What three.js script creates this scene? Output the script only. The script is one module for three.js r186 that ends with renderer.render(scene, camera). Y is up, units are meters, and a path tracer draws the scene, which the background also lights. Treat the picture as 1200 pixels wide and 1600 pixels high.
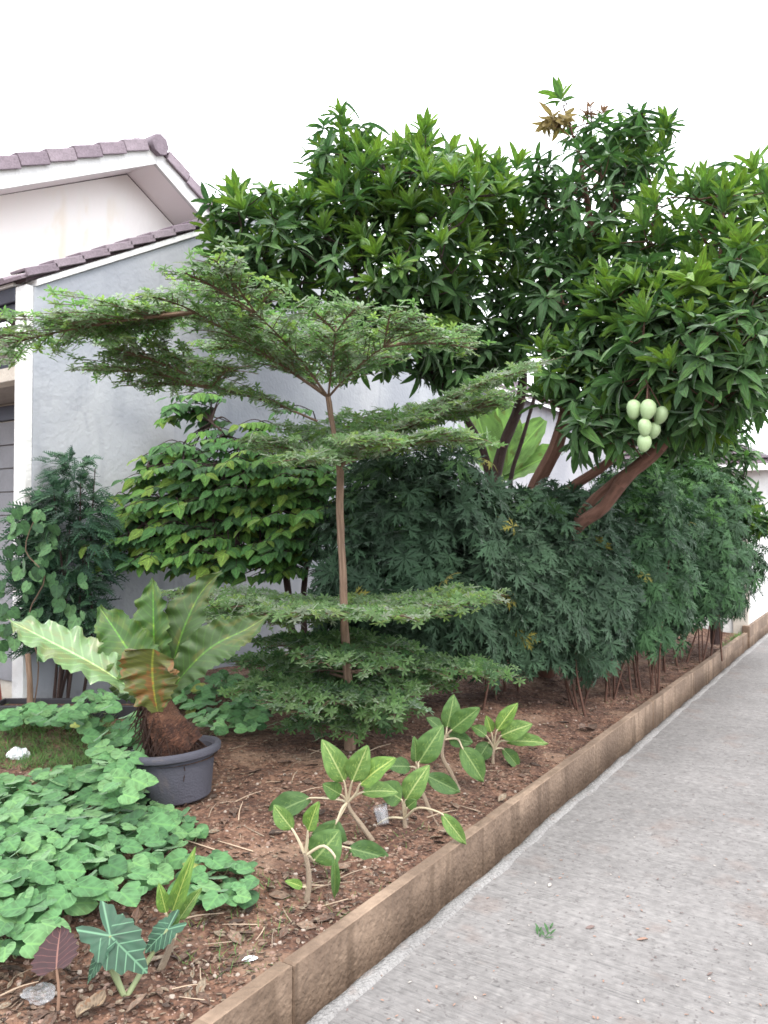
import * as THREE from 'three';
import { mergeGeometries } from 'three/addons/utils/BufferGeometryUtils.js';
import { RoundedBoxGeometry } from 'three/addons/geometries/RoundedBoxGeometry.js';

// ------------------------------------------------------------------ camera, sky, sun, exposure
const FPX = 1202, YAW = 0.583, PITCH = 0.0199, EYE = 1.55;
const scene = new THREE.Scene();
const camera = new THREE.PerspectiveCamera(2 * Math.atan(800 / FPX) * 180 / Math.PI, 0.75, 0.05, 300);
camera.position.set(0, EYE, 0);
camera.rotation.order = 'YXZ';
camera.rotation.set(PITCH, YAW, 0);
camera.focus = 1.3; camera.userData.fStop = 15; // a phone lens focused a little short: everything slightly soft
camera.updateMatrixWorld(true);
const renderer = new THREE.WebGLRenderer({ antialias: true });
renderer.toneMapping = THREE.LinearToneMapping;
renderer.toneMappingExposure = 2.85;
renderer.shadowMap.enabled = true;
{ // one bright overcast sky, a little brighter overhead
  const w = 128, h = 64, d = new Float32Array(w * h * 4);
  for (let j = 0; j < h; j++) for (let i = 0; i < w; i++) {
    const el = ((j + 0.5) / h - 0.5) * Math.PI, az = (i + 0.5) / w * 6.2832, s = Math.max(0, Math.sin(el));
    const c = 1 + 0.05 * Math.sin(az * 3 + Math.sin(el * 5) * 1.7) * Math.sin(el * 7 + az);
    const L = el < 0 ? 0.45 : (1.3 + 0.1 * s) * c;
    const k = (j * w + i) * 4;
    d[k] = L * 0.965; d[k + 1] = L * 0.995; d[k + 2] = L * 1.05; d[k + 3] = 1;
  }
  const t = new THREE.DataTexture(d, w, h, THREE.RGBAFormat, THREE.FloatType);
  t.mapping = THREE.EquirectangularReflectionMapping; t.magFilter = THREE.LinearFilter; t.needsUpdate = true;
  scene.background = t; scene.environment = t;
}
const sun = new THREE.DirectionalLight(0xfff1e0, 0.8);
sun.position.set(7, 16, 3); sun.target.position.set(-3, 0, -6);
sun.castShadow = true; sun.shadow.radius = 36; sun.shadow.mapSize.set(2048, 2048);
Object.assign(sun.shadow.camera, { left: -16, right: 16, top: 16, bottom: -16, near: 1, far: 50 });
scene.add(sun, sun.target);

// ------------------------------------------------------------------ helpers
function rng(seed) { let a = seed >>> 0; return () => { a = (a + 0x6D2B79F5) | 0; let t = Math.imul(a ^ (a >>> 15), 1 | a); t = (t + Math.imul(t ^ (t >>> 7), 61 | t)) ^ t; return ((t ^ (t >>> 14)) >>> 0) / 4294967296; }; }
const R0 = rng(11);
const V = (x, y, z) => new THREE.Vector3(x, y, z);
const lerp = (a, b, t) => a + (b - a) * t, clamp = (x, a = 0, b = 1) => Math.min(b, Math.max(a, x));
const smooth = (a, b, x) => { const t = clamp((x - a) / (b - a)); return t * t * (3 - 2 * t); };
const lin = (r, g, b) => new THREE.Color().setRGB(r, g, b);
const FWD = V(-Math.sin(YAW), 0, -Math.cos(YAW)), RIGHT = V(Math.cos(YAW), 0, -Math.sin(YAW)), TOCAM = FWD.clone().negate(), UP = V(0, 1, 0);
function ray(px, py) { // direction scaled so that it advances 1 m along the level view direction
  const v = V((px - 600) / FPX, -(py - 800) / FPX, -1).applyQuaternion(camera.quaternion);
  return v.divideScalar(v.dot(FWD));
}
const P = (px, py, t) => ray(px, py).multiplyScalar(t).add(camera.position);
const onY = (px, py, y) => { const r = ray(px, py); return P(px, py, (y - EYE) / r.y); };
function hash2(x, y, s) { let h = Math.imul(x | 0, 374761393) ^ Math.imul(y | 0, 668265263) ^ Math.imul(s | 0, 1274126177); h = Math.imul(h ^ (h >>> 13), 1274126177); return ((h ^ (h >>> 16)) >>> 0) / 4294967296; }
function vnoise(x, y, per, s) { // value noise that repeats every per cells (0: never)
  const xi = Math.floor(x), yi = Math.floor(y), fx = x - xi, fy = y - yi, u = fx * fx * (3 - 2 * fx), v = fy * fy * (3 - 2 * fy);
  const m = (q) => (per ? ((q % per) + per) % per : q);
  return lerp(lerp(hash2(m(xi), m(yi), s), hash2(m(xi + 1), m(yi), s), u), lerp(hash2(m(xi), m(yi + 1), s), hash2(m(xi + 1), m(yi + 1), s), u), v);
}
function fbm(x, y, per, s, oct = 4) { let a = 0.5, f = 1, t = 0, n = 0; for (let o = 0; o < oct; o++) { t += a * vnoise(x * f, y * f, per ? per * f : 0, s + o); n += a; a *= 0.5; f *= 2; } return t / n; }
const soilY = (x, z) => {
  const up = smooth(-1.78, -2.9, x);
  return 0.035 + 0.13 * up + (fbm(x * 1.3, z * 1.3, 0, 5, 3) - 0.5) * 0.09 * (0.25 + up) + (fbm(x * 7, z * 7, 0, 9, 3) - 0.5) * 0.035;
};
function gnd(px, py, lift = 0) { let p = onY(px, py, 0.12 + lift); for (let k = 0; k < 4; k++) p = onY(px, py, soilY(p.x, p.z) + lift); return p; }
const depthOf = (p) => p.clone().sub(camera.position).dot(FWD);
function proj(p) { const v = p.clone().applyMatrix4(camera.matrixWorldInverse); return [600 + FPX * v.x / -v.z, 800 - FPX * v.y / -v.z, -v.z]; }
camera.matrixWorldInverse.copy(camera.matrixWorld).invert();

const taken = {};
function numbered(name) { const n = taken[name] = (taken[name] ?? -1) + 1; return n ? `${name}_${String(n).padStart(3, '0')}` : name; }
function shade(o) { o.castShadow = o.receiveShadow = true; return o; }
function tag(o, label, category, group) { o.userData.label = label; o.userData.category = category; if (group) o.userData.group = group; return o; }
function thing(name, label, category, pos, group) {
  const o = new THREE.Group(); o.name = numbered(name); o.position.copy(pos); scene.add(o);
  return tag(o, label, category, group);
}
function part(parent, name, geo, mat, label, kind) {   // a mesh under its thing; geometry in world metres is moved into the thing's own frame by local()
  const m = shade(new THREE.Mesh(geo, mat)); m.name = name;
  if (label) m.userData.label = label; if (kind) m.userData.kind = kind;
  parent.add(m); return m;
}
function struct(name, geo, mat) { const m = shade(new THREE.Mesh(geo, mat)); m.name = numbered(name); m.userData.kind = 'structure'; scene.add(m); return m; }
function own(name, geo, mat, label, category, group) { const m = shade(new THREE.Mesh(geo, mat)); m.name = numbered(name); scene.add(m); return tag(m, label, category, group); }
const local = (geo, base) => geo.translate(-base.x, -base.y, -base.z);
// geometry -------------------------------------------------------
function geoFrom(pos, idx, uv) {
  const g = new THREE.BufferGeometry();
  g.setAttribute('position', new THREE.Float32BufferAttribute(pos, 3));
  g.setAttribute('uv', new THREE.Float32BufferAttribute(uv ?? new Float32Array(pos.length / 3 * 2), 2));
  g.setIndex(idx); g.computeVertexNormals(); return g;
}
function merge(list) { return mergeGeometries(list.map((g) => { const q = g.index ? g.toNonIndexed() : g; for (const k of Object.keys(q.attributes)) if (!['position', 'normal', 'uv'].includes(k)) q.deleteAttribute(k); return q; })); }
function box(w, h, d, x, y, z, bevel = 0) { // uv in metres
  const g = bevel ? new RoundedBoxGeometry(w, h, d, 2, bevel) : new THREE.BoxGeometry(w, h, d);
  g.translate(x, y, z); return uvBox(g);
}
function uvBox(g) {
  const q = g.index ? g.toNonIndexed() : g, p = q.attributes.position, n = q.attributes.normal, uv = new Float32Array(p.count * 2);
  for (let i = 0; i < p.count; i++) {
    const ax = Math.abs(n.getX(i)), ay = Math.abs(n.getY(i)), az = Math.abs(n.getZ(i));
    const [u, v] = ay >= ax && ay >= az ? [p.getX(i), p.getZ(i)] : ax >= az ? [p.getZ(i), p.getY(i)] : [p.getX(i), p.getY(i)];
    uv[2 * i] = u; uv[2 * i + 1] = v;
  }
  q.setAttribute('uv', new THREE.BufferAttribute(uv, 2)); return q;
}
function tube(pts, radii, seg = 7, wob = 0, seed = 1) { // tapered tube through the points, closed at the end
  const c = pts.length > 2 ? new THREE.CatmullRomCurve3(pts, false, 'centripetal') : new THREE.LineCurve3(pts[0], pts[1]);
  const n = pts.length > 2 ? (pts.length - 1) * 4 : 3, pos = [], idx = [], uv = [];
  const len = c.getLength(), rAt = (t) => { const f = t * (radii.length - 1), i = Math.min(radii.length - 2, Math.floor(f)); return lerp(radii[i], radii[i + 1], f - i); };
  let side = null;
  for (let i = 0; i <= n; i++) {
    const t = i / n, p = c.getPoint(t), d = c.getTangent(t);
    if (!side) side = Math.abs(d.y) < 0.9 ? V(0, 1, 0).cross(d).normalize() : V(1, 0, 0).cross(d).normalize();
    side = side.clone().sub(d.clone().multiplyScalar(side.dot(d))).normalize();
    const up = d.clone().cross(side);
    for (let k = 0; k <= seg; k++) {
      const a = k / seg * 6.28319, r = rAt(t) * (1 + wob * (vnoise(k % seg * 1.7, t * len * 14, 0, seed) - 0.5));
      pos.push(p.x + (side.x * Math.cos(a) + up.x * Math.sin(a)) * r, p.y + (side.y * Math.cos(a) + up.y * Math.sin(a)) * r, p.z + (side.z * Math.cos(a) + up.z * Math.sin(a)) * r);
      uv.push(k / seg * 0.3, t * len);
    }
  }
  const w = seg + 1;
  for (let i = 0; i < n; i++) for (let k = 0; k < seg; k++) { const a = i * w + k; idx.push(a, a + 1, a + w, a + 1, a + w + 1, a + w); }
  const e = pos.length / 3, q = c.getPoint(1); pos.push(q.x, q.y, q.z); uv.push(0.15, len);
  for (let k = 0; k < seg; k++) idx.push(n * w + k, n * w + k + 1, e);
  return geoFrom(pos, idx, uv);
}
// leaf blades lie along +z from their base, their face up +y; L = 1
function stripLeaf(width, ns, nw, shape) {
  const pos = [], idx = [], uv = [], w = nw * 2 + 1;
  for (let i = 0; i <= ns; i++) for (let k = -nw; k <= nw; k++) {
    const s = i / ns, u = k / nw, x = u * width(s), o = shape ? shape(s, u) : [0, 0, 0];
    pos.push(x + (o[0] || 0), o[1] || 0, s + (o[2] || 0)); uv.push(0.5 + u * 0.5, s);
  }
  for (let i = 0; i < ns; i++) for (let k = 0; k < w - 1; k++) { const a = i * w + k; idx.push(a, a + w, a + 1, a + 1, a + w, a + w + 1); }
  return geoFrom(pos, idx, uv);
}
function fanLeaf(r, nth, rings, yf, a0 = -Math.PI, a1 = Math.PI) { // angle 0 is +z; r(angle) is the outline
  const pos = [0, yf(0, 0), 0], idx = [], uv = [0.5, 0.5];
  for (let j = 1; j <= rings; j++) for (let i = 0; i <= nth; i++) {
    const a = lerp(a0, a1, i / nth), q = r(a) * j / rings;
    pos.push(Math.sin(a) * q, yf(q, a), Math.cos(a) * q); uv.push(0.5 + Math.sin(a) * q * 0.45, 0.5 + Math.cos(a) * q * 0.45);
  }
  const w = nth + 1;
  for (let i = 0; i < nth; i++) {
    idx.push(0, 1 + i, 2 + i);
    for (let j = 0; j < rings - 1; j++) { const a = 1 + j * w + i; idx.push(a, a + w, a + 1, a + 1, a + w, a + w + 1); }
  }
  return geoFrom(pos, idx, uv);
}
function poseMatrix(p, dir, normal, size, roll = 0) { // z along dir, y near normal
  const z = dir.clone().normalize(), y = normal.clone().sub(z.clone().multiplyScalar(normal.dot(z)));
  if (y.lengthSq() < 1e-6) y.set(z.y, z.z, z.x).sub(z.clone().multiplyScalar(z.dot(V(z.y, z.z, z.x))));
  y.normalize(); if (roll) y.applyAxisAngle(z, roll);
  const x = y.clone().cross(z);
  return new THREE.Matrix4().makeBasis(x, y, z).scale(typeof size === 'number' ? V(size, size, size) : size).setPosition(p);
}
function placeMesh(m, mat4) { mat4.decompose(m.position, m.quaternion, m.scale); return m; }
// textures --------------------------------------------------------
function dataTex(n, fn, srgb = false, ny = n) {
  const d = new Uint8Array(n * ny * 4);
  for (let j = 0; j < ny; j++) for (let i = 0; i < n; i++) { const c = fn((i + 0.5) / n, (j + 0.5) / ny), k = (j * n + i) * 4; for (let q = 0; q < 3; q++) d[k + q] = clamp(Array.isArray(c) ? c[q] : c) * 255; d[k + 3] = 255; }
  const t = new THREE.DataTexture(d, n, ny); t.wrapS = t.wrapT = THREE.RepeatWrapping; t.magFilter = THREE.LinearFilter; if (srgb) t.colorSpace = THREE.SRGBColorSpace; t.needsUpdate = true; return t;
}
const rep = (t, u, v = u) => { const c = t.clone(); c.repeat.set(u, v); c.needsUpdate = true; return c; };
const mixc = (a, b, t) => [lerp(a[0], b[0], t), lerp(a[1], b[1], t), lerp(a[2], b[2], t)];
const std = (o) => new THREE.MeshStandardMaterial(o);
const phys = (o) => new THREE.MeshPhysicalMaterial(o);
// ------------------------------------------------------------------ materials of the setting
const grainT = dataTex(256, (u, v) => fbm(u * 32, v * 32, 32, 3, 4));
const patchT = dataTex(256, (u, v) => 0.78 + 0.3 * (fbm(u * 5, v * 5, 5, 21, 5) - 0.5) + 0.12 * (fbm(u * 40, v * 40, 40, 4, 2) - 0.5));
// concrete road: broomed across, rust-brown blotches, dark pits
const roadT = dataTex(1024, (u, v) => {
  const n = fbm(u * 6, v * 6, 6, 31, 5), f = fbm(u * 90, v * 90, 90, 32, 2), broom = fbm(u * 16, v * 250, 0, 33, 3);
  let c = mixc([0.60, 0.59, 0.59], [0.80, 0.79, 0.79], clamp(0.5 + (n - 0.5) * 0.8 + (f - 0.5) * 0.7 + (broom - 0.5) * 0.45));
  const rust = smooth(0.56, 0.80, fbm(u * 13 + 3, v * 13, 13, 35, 5)); c = mixc(c, [0.70, 0.60, 0.56], rust * 0.28);
  const pit = smooth(0.70, 0.80, fbm(u * 128, v * 128, 128, 37, 3)); c = mixc(c, [0.42, 0.40, 0.40], pit * 0.45);
  const pale = smooth(0.74, 0.82, fbm(u * 110, v * 110, 110, 38, 3)); return mixc(c, [0.93, 0.92, 0.9], pale * 0.25);
}, true);
const roadB = dataTex(1024, (u, v) => 0.5 + 0.9 * (fbm(u * 16, v * 250, 0, 33, 3) - 0.5) + 0.7 * (fbm(u * 70, v * 70, 70, 36, 3) - 0.5));
const matRoad = std({ color: lin(0.37, 0.358, 0.345), map: rep(roadT, 0.5), bumpMap: rep(roadB, 0.5), bumpScale: 0.007, roughness: 0.92 });
const matLip = std({ color: lin(0.46, 0.455, 0.44), map: rep(roadT, 1.1), bumpMap: rep(grainT, 3), bumpScale: 0.012, roughness: 0.95 });
const kerbT = dataTex(512, (u, v) => {
  const n = fbm(u * 4, v * 6, 0, 41, 5), g = fbm(u * 60, v * 60, 60, 42, 2);
  let c = mixc([0.50, 0.43, 0.375], [0.70, 0.62, 0.55], clamp(0.5 + (n - 0.5) * 1.8 + (g - 0.5) * 0.5));
  const run = smooth(0.5, 0.72, fbm(u * 22, v * 2.5, 0, 43, 3)); return mixc(c, [0.40, 0.335, 0.28], run * 0.5);
}, true);
const matKerb = std({ color: lin(0.64, 0.60, 0.555), map: rep(kerbT, 0.7), bumpMap: rep(grainT, 2), bumpScale: 0.006, roughness: 0.93 });
const soilT = dataTex(1024, (u, v) => {
  const n = fbm(u * 7, v * 7, 7, 51, 5), f = fbm(u * 80, v * 80, 80, 52, 3);
  let c = mixc([0.31, 0.205, 0.16], [0.56, 0.425, 0.355], clamp(0.48 + (n - 0.5) * 1.3 + (f - 0.5) * 1.5));
  const dry = smooth(0.56, 0.74, fbm(u * 5 + 2, v * 5, 5, 53, 4)); c = mixc(c, [0.60, 0.49, 0.42], dry * 0.75);
  const grit = smooth(0.72, 0.8, fbm(u * 100, v * 100, 100, 55, 2)); return mixc(c, [0.74, 0.64, 0.57], grit * 0.6);
}, true);
const soilB = dataTex(512, (u, v) => 0.6 * fbm(u * 20, v * 20, 20, 56, 4) + 0.4 * fbm(u * 64, v * 64, 64, 57, 2));
const matSoil = std({ color: lin(0.68, 0.675, 0.64), map: rep(soilT, 0.7), bumpMap: rep(soilB, 1.3), bumpScale: 0.03, roughness: 1 });
const plaster = (r, g, b, bump = 0.004) => std({ color: lin(r, g, b), map: rep(patchT, 0.45), bumpMap: rep(grainT, 1.6), bumpScale: bump, roughness: 0.9 });
const wallT = dataTex(512, (u, v) => { // painted render with faint runs and patches
  const n = fbm(u * 4, v * 4, 4, 61, 5), run = smooth(0.52, 0.78, fbm(u * 23 + fbm(u * 6, v * 6, 6, 64, 2), v * 2.5, 0, 62, 4));
  return mixc(mixc(mixc([0.80, 0.81, 0.83], [0.93, 0.93, 0.93], clamp(0.5 + (n - 0.5) * 2)), [0.72, 0.73, 0.75], run * 0.3), [0.62, 0.62, 0.63], 0.12 * smooth(0.018, 0.006, Math.abs(fbm(u * 5 + 0.3 * fbm(u * 30, v * 30, 30, 66, 2), v * 5, 5, 65, 4) - 0.47)) * smooth(0.5, 0.62, fbm(u * 4, v * 4, 4, 67, 2)));
}, true);
const matGrey = std({ color: lin(0.47, 0.487, 0.515), map: rep(wallT, 0.4), bumpMap: rep(grainT, 1.2), bumpScale: 0.0035, roughness: 0.9 });
const matPale = std({ color: lin(0.42, 0.42, 0.44), map: rep(wallT, 0.35), bumpMap: rep(grainT, 1.2), bumpScale: 0.005, roughness: 0.9 });
const gableT = dataTex(512, (u, v) => { // yellow damp stains, thickest in the lower courses
  const s = smooth(0.50, 0.68, fbm(u * 9, v * 9, 9, 71, 5)) * smooth(0.42, 0.05, v + 0.5 * (fbm(u * 12, 2, 0, 72, 3) - 0.5));
  return mixc([1, 0.995, 0.985], [0.90, 0.80, 0.62], s * 0.4);
}, true);
const matWhite = plaster(0.82, 0.82, 0.81);
const matCream = plaster(0.62, 0.57, 0.5);
const matTaupe = plaster(0.3, 0.27, 0.25);
const matShutter = std({ color: lin(0.22, 0.22, 0.24), map: rep(patchT, 1.5), roughness: 0.6 });
const matDarkMetal = std({ color: lin(0.045, 0.05, 0.075), roughness: 0.5, metalness: 0.2, map: rep(patchT, 2) });
const tileT = dataTex(256, (u, v) => 0.72 + 0.5 * (fbm(u * 6, v * 6, 6, 81, 4) - 0.5) + 0.3 * (fbm(u * 50, v * 50, 50, 82, 2) - 0.5));
const tileMats = [[0.27, 0.215, 0.25], [0.24, 0.19, 0.225], [0.30, 0.245, 0.28]].map((c) => std({ color: lin(...c), map: rep(tileT, 2.2), bumpMap: rep(grainT, 3), bumpScale: 0.003, roughness: 0.8 }));
const matTileBase = std({ color: lin(0.12, 0.085, 0.1), roughness: 0.9, map: rep(tileT, 2) });

// ------------------------------------------------------------------ ground, road, ditch, kerb
struct('ground', (() => { const g = new THREE.PlaneGeometry(240, 240); g.rotateX(-Math.PI / 2); g.translate(0, -0.43, 0); const uv = g.attributes.uv; for (let i = 0; i < uv.count; i++) uv.setXY(i, uv.getX(i) * 240, uv.getY(i) * 240); return g; })(), matSoil);
const ROADX = -1.55, KX0 = -1.712, KX1 = -1.766, KTOP = 0.06;
{ // road slab with a slightly ragged edge and a rough pale lip along the ditch
  const pos = [], idx = [], uv = [], xs = [], z0 = 4, z1 = -46, nz = 620;
  const edge = (z) => ROADX + (fbm(z * 5, 3, 0, 15, 3) - 0.5) * 0.02 + (fbm(z * 0.8, 7, 0, 16, 2) - 0.5) * 0.012;
  const lip = (z) => edge(z) + 0.07 + (fbm(z * 4, 9, 0, 17, 3) - 0.5) * 0.022;
  const strip = (rows, mat, name, parent) => {
    const p = [], q = [], w = [];
    const m = rows.length;
    for (let i = 0; i <= nz; i++) { const z = lerp(z0, z1, Math.pow(i / nz, 1.8)); rows.forEach((f) => { const [x, y] = f(z); p.push(x, y, z); w.push(x + (y < -0.02 ? y : 0), z); }); }
    for (let i = 0; i < nz; i++) for (let k = 0; k < m - 1; k++) { const a = i * m + k; q.push(a, a + 1, a + m, a + 1, a + m + 1, a + m); }
    const g = geoFrom(p, q, w);
    if (!parent) return struct(name, g, mat);
    return part(parent, name, g, mat);
  };
  const road = strip([(z) => [lip(z) - 0.004, -0.02], (z) => [lip(z), (fbm(z * 9, 2, 0, 19, 2) - 0.5) * 0.004], ...[0.4, 0.9, 1.6, 2.6, 4, 6.5].map((d) => (z) => [ROADX + d, (fbm(d * 2, z * 0.7, 0, 20, 2) - 0.5) * 0.006])], matRoad, 'road');
  strip([(z) => [edge(z), -0.4], (z) => [edge(z), -0.05], (z) => [edge(z) + 0.004, -0.006 + (fbm(z * 11, 4, 0, 23, 2) - 0.5) * 0.012], (z) => [edge(z) + 0.03, 0.004 + (fbm(z * 17, 6, 0, 24, 2) - 0.5) * 0.01], (z) => [lip(z) - 0.01, 0.006 + (fbm(z * 15, 5, 0, 25, 2) - 0.5) * 0.008], (z) => [lip(z) + 0.012, -0.012]], matLip, 'road_lip', road);
  struct('ditch', box(0.34, 0.05, 48, -1.64, -0.365, -20), matKerb);
}
{
  const kerb = new THREE.Group(); kerb.name = 'kerb'; kerb.userData.kind = 'structure'; kerb.position.set(KX1, -0.34, 0); scene.add(kerb);
  const L = 1.58, H = KTOP + 0.34, r = rng(5);
  for (let k = -1; k < 14; k++) {
    const zc = -2.04 - L * k, s = new THREE.Shape(); // drawn as (distance along, height)
    s.moveTo(0.004, 0); s.lineTo(L - 0.004, 0); s.lineTo(L - 0.004, H - 0.006); s.lineTo(L - 0.012, H); s.lineTo(0.012, H); s.lineTo(0.004, H - 0.006); s.closePath();
    for (const d of [0.36, 1.2]) { const h = new THREE.Path(); h.absarc(d + (r() - 0.5) * 0.1, 0.2 + r() * 0.05, 0.009, 0, 6.283, true); s.holes.push(h); }
    const g = new THREE.ExtrudeGeometry(s, { depth: KX0 - KX1 - 0.006, bevelEnabled: true, bevelThickness: 0.003, bevelSize: 0.003, bevelSegments: 1, curveSegments: 6 });
    g.rotateY(Math.PI / 2); g.translate(0.003, 0, 0); // along -z, thickness +x
    const q = uvBox(g), uv = q.attributes.uv; for (let i = 0; i < uv.count; i++) uv.setXY(i, uv.getX(i) + k * 0.731, uv.getY(i) + k * 0.23);
    const m = part(kerb, 'kerb_slab', q, matKerb); m.position.set((r() - 0.5) * 0.008, (r() - 0.5) * 0.008, zc); m.rotation.y = (r() - 0.5) * 0.004;
  }
}
{ // planted bed
  const pos = [], idx = [], uv = [], nx = 96, nz = 330, x0 = KX1 - 0.001, x1 = -5.56, z0 = 0.5, z1 = -11.98;
  for (let j = 0; j <= nz; j++) for (let i = 0; i <= nx; i++) { const x = lerp(x0, x1, i / nx), z = lerp(z0, z1, j / nz); pos.push(x, soilY(x, z) + (fbm(x * 30, z * 30, 0, 91, 2) - 0.5) * 0.016, z); uv.push(x, z); }
  for (let j = 0; j < nz; j++) for (let i = 0; i < nx; i++) { const a = j * (nx + 1) + i; idx.push(a, a + nx + 1, a + 1, a + 1, a + nx + 1, a + nx + 2); }
  struct('soil', geoFrom(pos, idx, uv), matSoil);
  const g = box(9, 0.5, 9.5, -10.2, -0.1, 1.3); struct('porch_floor', g, matTaupe);
}

// ------------------------------------------------------------------ house beside the bed
const MR = 0.556, Z0 = -3.47, RIDGE = -7.0, copeY = (z) => 3.48 + MR * (Z0 - z), backY = (z) => copeY(RIDGE) - MR * (RIDGE - z);
function wallShape(points, depth, xOut) { // polygon of (z, y), extruded towards -x from xOut
  const s = new THREE.Shape(points.map(([z, y]) => new THREE.Vector2(-z, y)));
  const g = new THREE.ExtrudeGeometry(s, { depth, bevelEnabled: false });
  g.rotateY(Math.PI / 2); g.translate(xOut - depth, 0, 0); return uvBox(g);
}
{
  const base = V(-5.55, 0, Z0), house = thing('house', 'pale house with grey side wall, white gable and purple brown roof tiles', 'house', base);
  const put = (name, g, m, label, kind, parent = house) => part(parent, name, local(g, base), m, label, kind);
  put('side_wall', wallShape([[Z0, -0.3], [Z0, copeY(Z0) - 0.06], [RIDGE, copeY(RIDGE) - 0.06], [-10.5, backY(-10.5) - 0.06], [-10.5, -0.3]], 0.15, -5.55), matGrey, 'pale grey rendered side wall');
  const band = (za, ya, zb, yb, h, d, xOut) => wallShape([[za, ya - h], [za, ya], [zb, yb], [zb, yb - h]], d, xOut);
  put('coping', band(Z0 - 0.01, copeY(Z0), RIDGE, copeY(RIDGE), 0.05, 0.16, -5.525), matWhite);
  put('coping', band(RIDGE - 0.004, copeY(RIDGE), -10.5, backY(-10.5), 0.075, 0.16, -5.525), matWhite);
  put('wall_end', box(0.15, 3.72, 0.06, -5.632, 1.57, Z0 + 0.03, 0.006), matWhite, 'white painted end of the side wall');
  // lower roof: base slab, then single tiles
  const slab = (za, ya, zb, yb, h, xo, d) => wallShape([[za, ya - h], [za, ya], [zb, yb], [zb, yb - h]], d, xo);
  const roofY = (z) => copeY(z) + 0.055;
  const roof = put('roof', slab(-3.42, roofY(-3.42), RIDGE, roofY(RIDGE), 0.05, -5.58, 6), matTileBase);
  put('rear_roof', slab(RIDGE - 0.004, roofY(RIDGE), -10.8, backY(-10.8) + 0.055, 0.05, -5.56, 6), tileMats[0]);
  const tg = (() => { // flat tile with a rolled edge, thick butt
    const s = new THREE.Shape(), W = 0.32; s.moveTo(0, 0); s.lineTo(W, 0); s.lineTo(W, 0.022);
    for (let k = 0; k <= 6; k++) { const a = k / 6 * Math.PI; s.lineTo(W - 0.03 - 0.035 + 0.035 * Math.cos(a), 0.024 + 0.022 * Math.sin(a)); }
    s.lineTo(0, 0.022); s.closePath();
    const g = new THREE.ExtrudeGeometry(s, { depth: 0.34, bevelEnabled: false }); return uvBox(g);
  })();
  const pitch = Math.atan(MR), r = rng(77);
  for (let k = 0; k < 16; k++) { const z = -3.52 - k * 0.268 * Math.cos(pitch) * 1.02; const m = part(roof, 'verge_tile', merge([box(0.2, 0.022, 0.3, -0.09, 0.035, 0, 0.006), box(0.024, 0.062, 0.296, 0.004, 0.014, 0, 0.006)]), tileMats[(r() * 3) | 0]); m.position.set(-5.522, copeY(z) + 0.045, z).sub(base); m.rotation.x = pitch - 0.085 + (r() - 0.5) * 0.01; }
  for (let c = 0; c < 16; c++) for (let k = 0; k < 4; k++) {
    const z = -3.36 - c * 0.272 * Math.cos(pitch) - 0.27;
    const m = part(roof, 'roof_tile', tg, tileMats[(r() * 3) | 0]);
    m.position.set(-5.86 - k * 0.322, roofY(z + 0.27) - 0.015 + (r() - 0.5) * 0.006, z + 0.27).sub(base);
    m.rotation.set(0, 0, 0); m.rotation.order = 'YXZ'; m.rotation.y = Math.PI; m.position.x += 0.32; m.rotation.x = -(pitch - 0.075) ;
  }
  // upper gable
  const AP = -5.15, AY = 5.38, MG = 0.53, gy = (z) => AY - MG * Math.abs(z - AP), XF = -6.15, XW = -6.6;
  const gw = put('gable_wall', (() => {
    const g = wallShape([[-1.3, gy(-1.3) - 0.16], [AP, AY - 0.16], [-6.6, gy(-6.6) - 0.16], [-6.6, 4.4], [-3.4, 3.3], [-1.3, 3.2]], 0.12, XW);
    const uv = g.attributes.uv; for (let i = 0; i < uv.count; i++) uv.setXY(i, uv.getX(i) * 0.5, clamp((uv.getY(i) - (3.62 + MR * (-3.47 + uv.getX(i) * -1))) * 0.6 + 0.02, 0.01, 0.98)); return g;
  })(), std({ color: lin(0.86, 0.85, 0.835), map: gableT, bumpMap: rep(grainT, 2), bumpScale: 0.003, roughness: 0.9 }), 'white gable wall with yellow damp stains');
  for (const [za, zb] of [[-1.3, AP], [AP - 0.003, -6.7]]) {
    put('fascia', slab(za, gy(za), zb, gy(zb), 0.165, XF, 0.04), matWhite);
    put('soffit', slab(za, gy(za) - 0.118, zb, gy(zb) - 0.118, 0.03, XF - 0.042, 0.41), std({ color: lin(0.8, 0.76, 0.76), roughness: 0.9 }));
    put('gable_roof', slab(za, gy(za) + 0.03, zb, gy(zb) + 0.03, 0.028, XF + 0.02, 5), matTileBase);
  }
  for (const side of [1, -1]) for (let k = 0; k < (side > 0 ? 13 : 5); k++) {
    const d = 0.12 + k * 0.268, z = AP + side * (d + 0.14), a = Math.atan(MG);
    const g = merge([box(0.2, 0.022, 0.3, 0, 0.065, 0, 0.006), box(0.024, 0.105, 0.296, 0.1, 0.016, 0, 0.006)]);
    const m = part(house, 'verge_tile', g, tileMats[(r() * 3) | 0]);
    m.position.set(XF - 0.07, gy(z) + 0.028, z).sub(base); m.rotation.x = side * (a - 0.07) + (r() - 0.5) * 0.01;
  }
  const capg = new THREE.CylinderGeometry(0.1, 0.105, 0.34, 8); capg.rotateZ(Math.PI / 2);
  put('ridge_cap', uvBox(merge([capg]).translate(XF - 0.1, AY + 0.015, AP)), tileMats[1]);
  for (let k = 0; k < 6; k++) { const c2 = new THREE.CylinderGeometry(0.095, 0.1, 0.4, 8); c2.rotateZ(Math.PI / 2); put('ridge_tile', uvBox(c2.translate(XF - 0.45 - k * 0.36, AY + 0.07, AP)), tileMats[k % 3]); }
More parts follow.
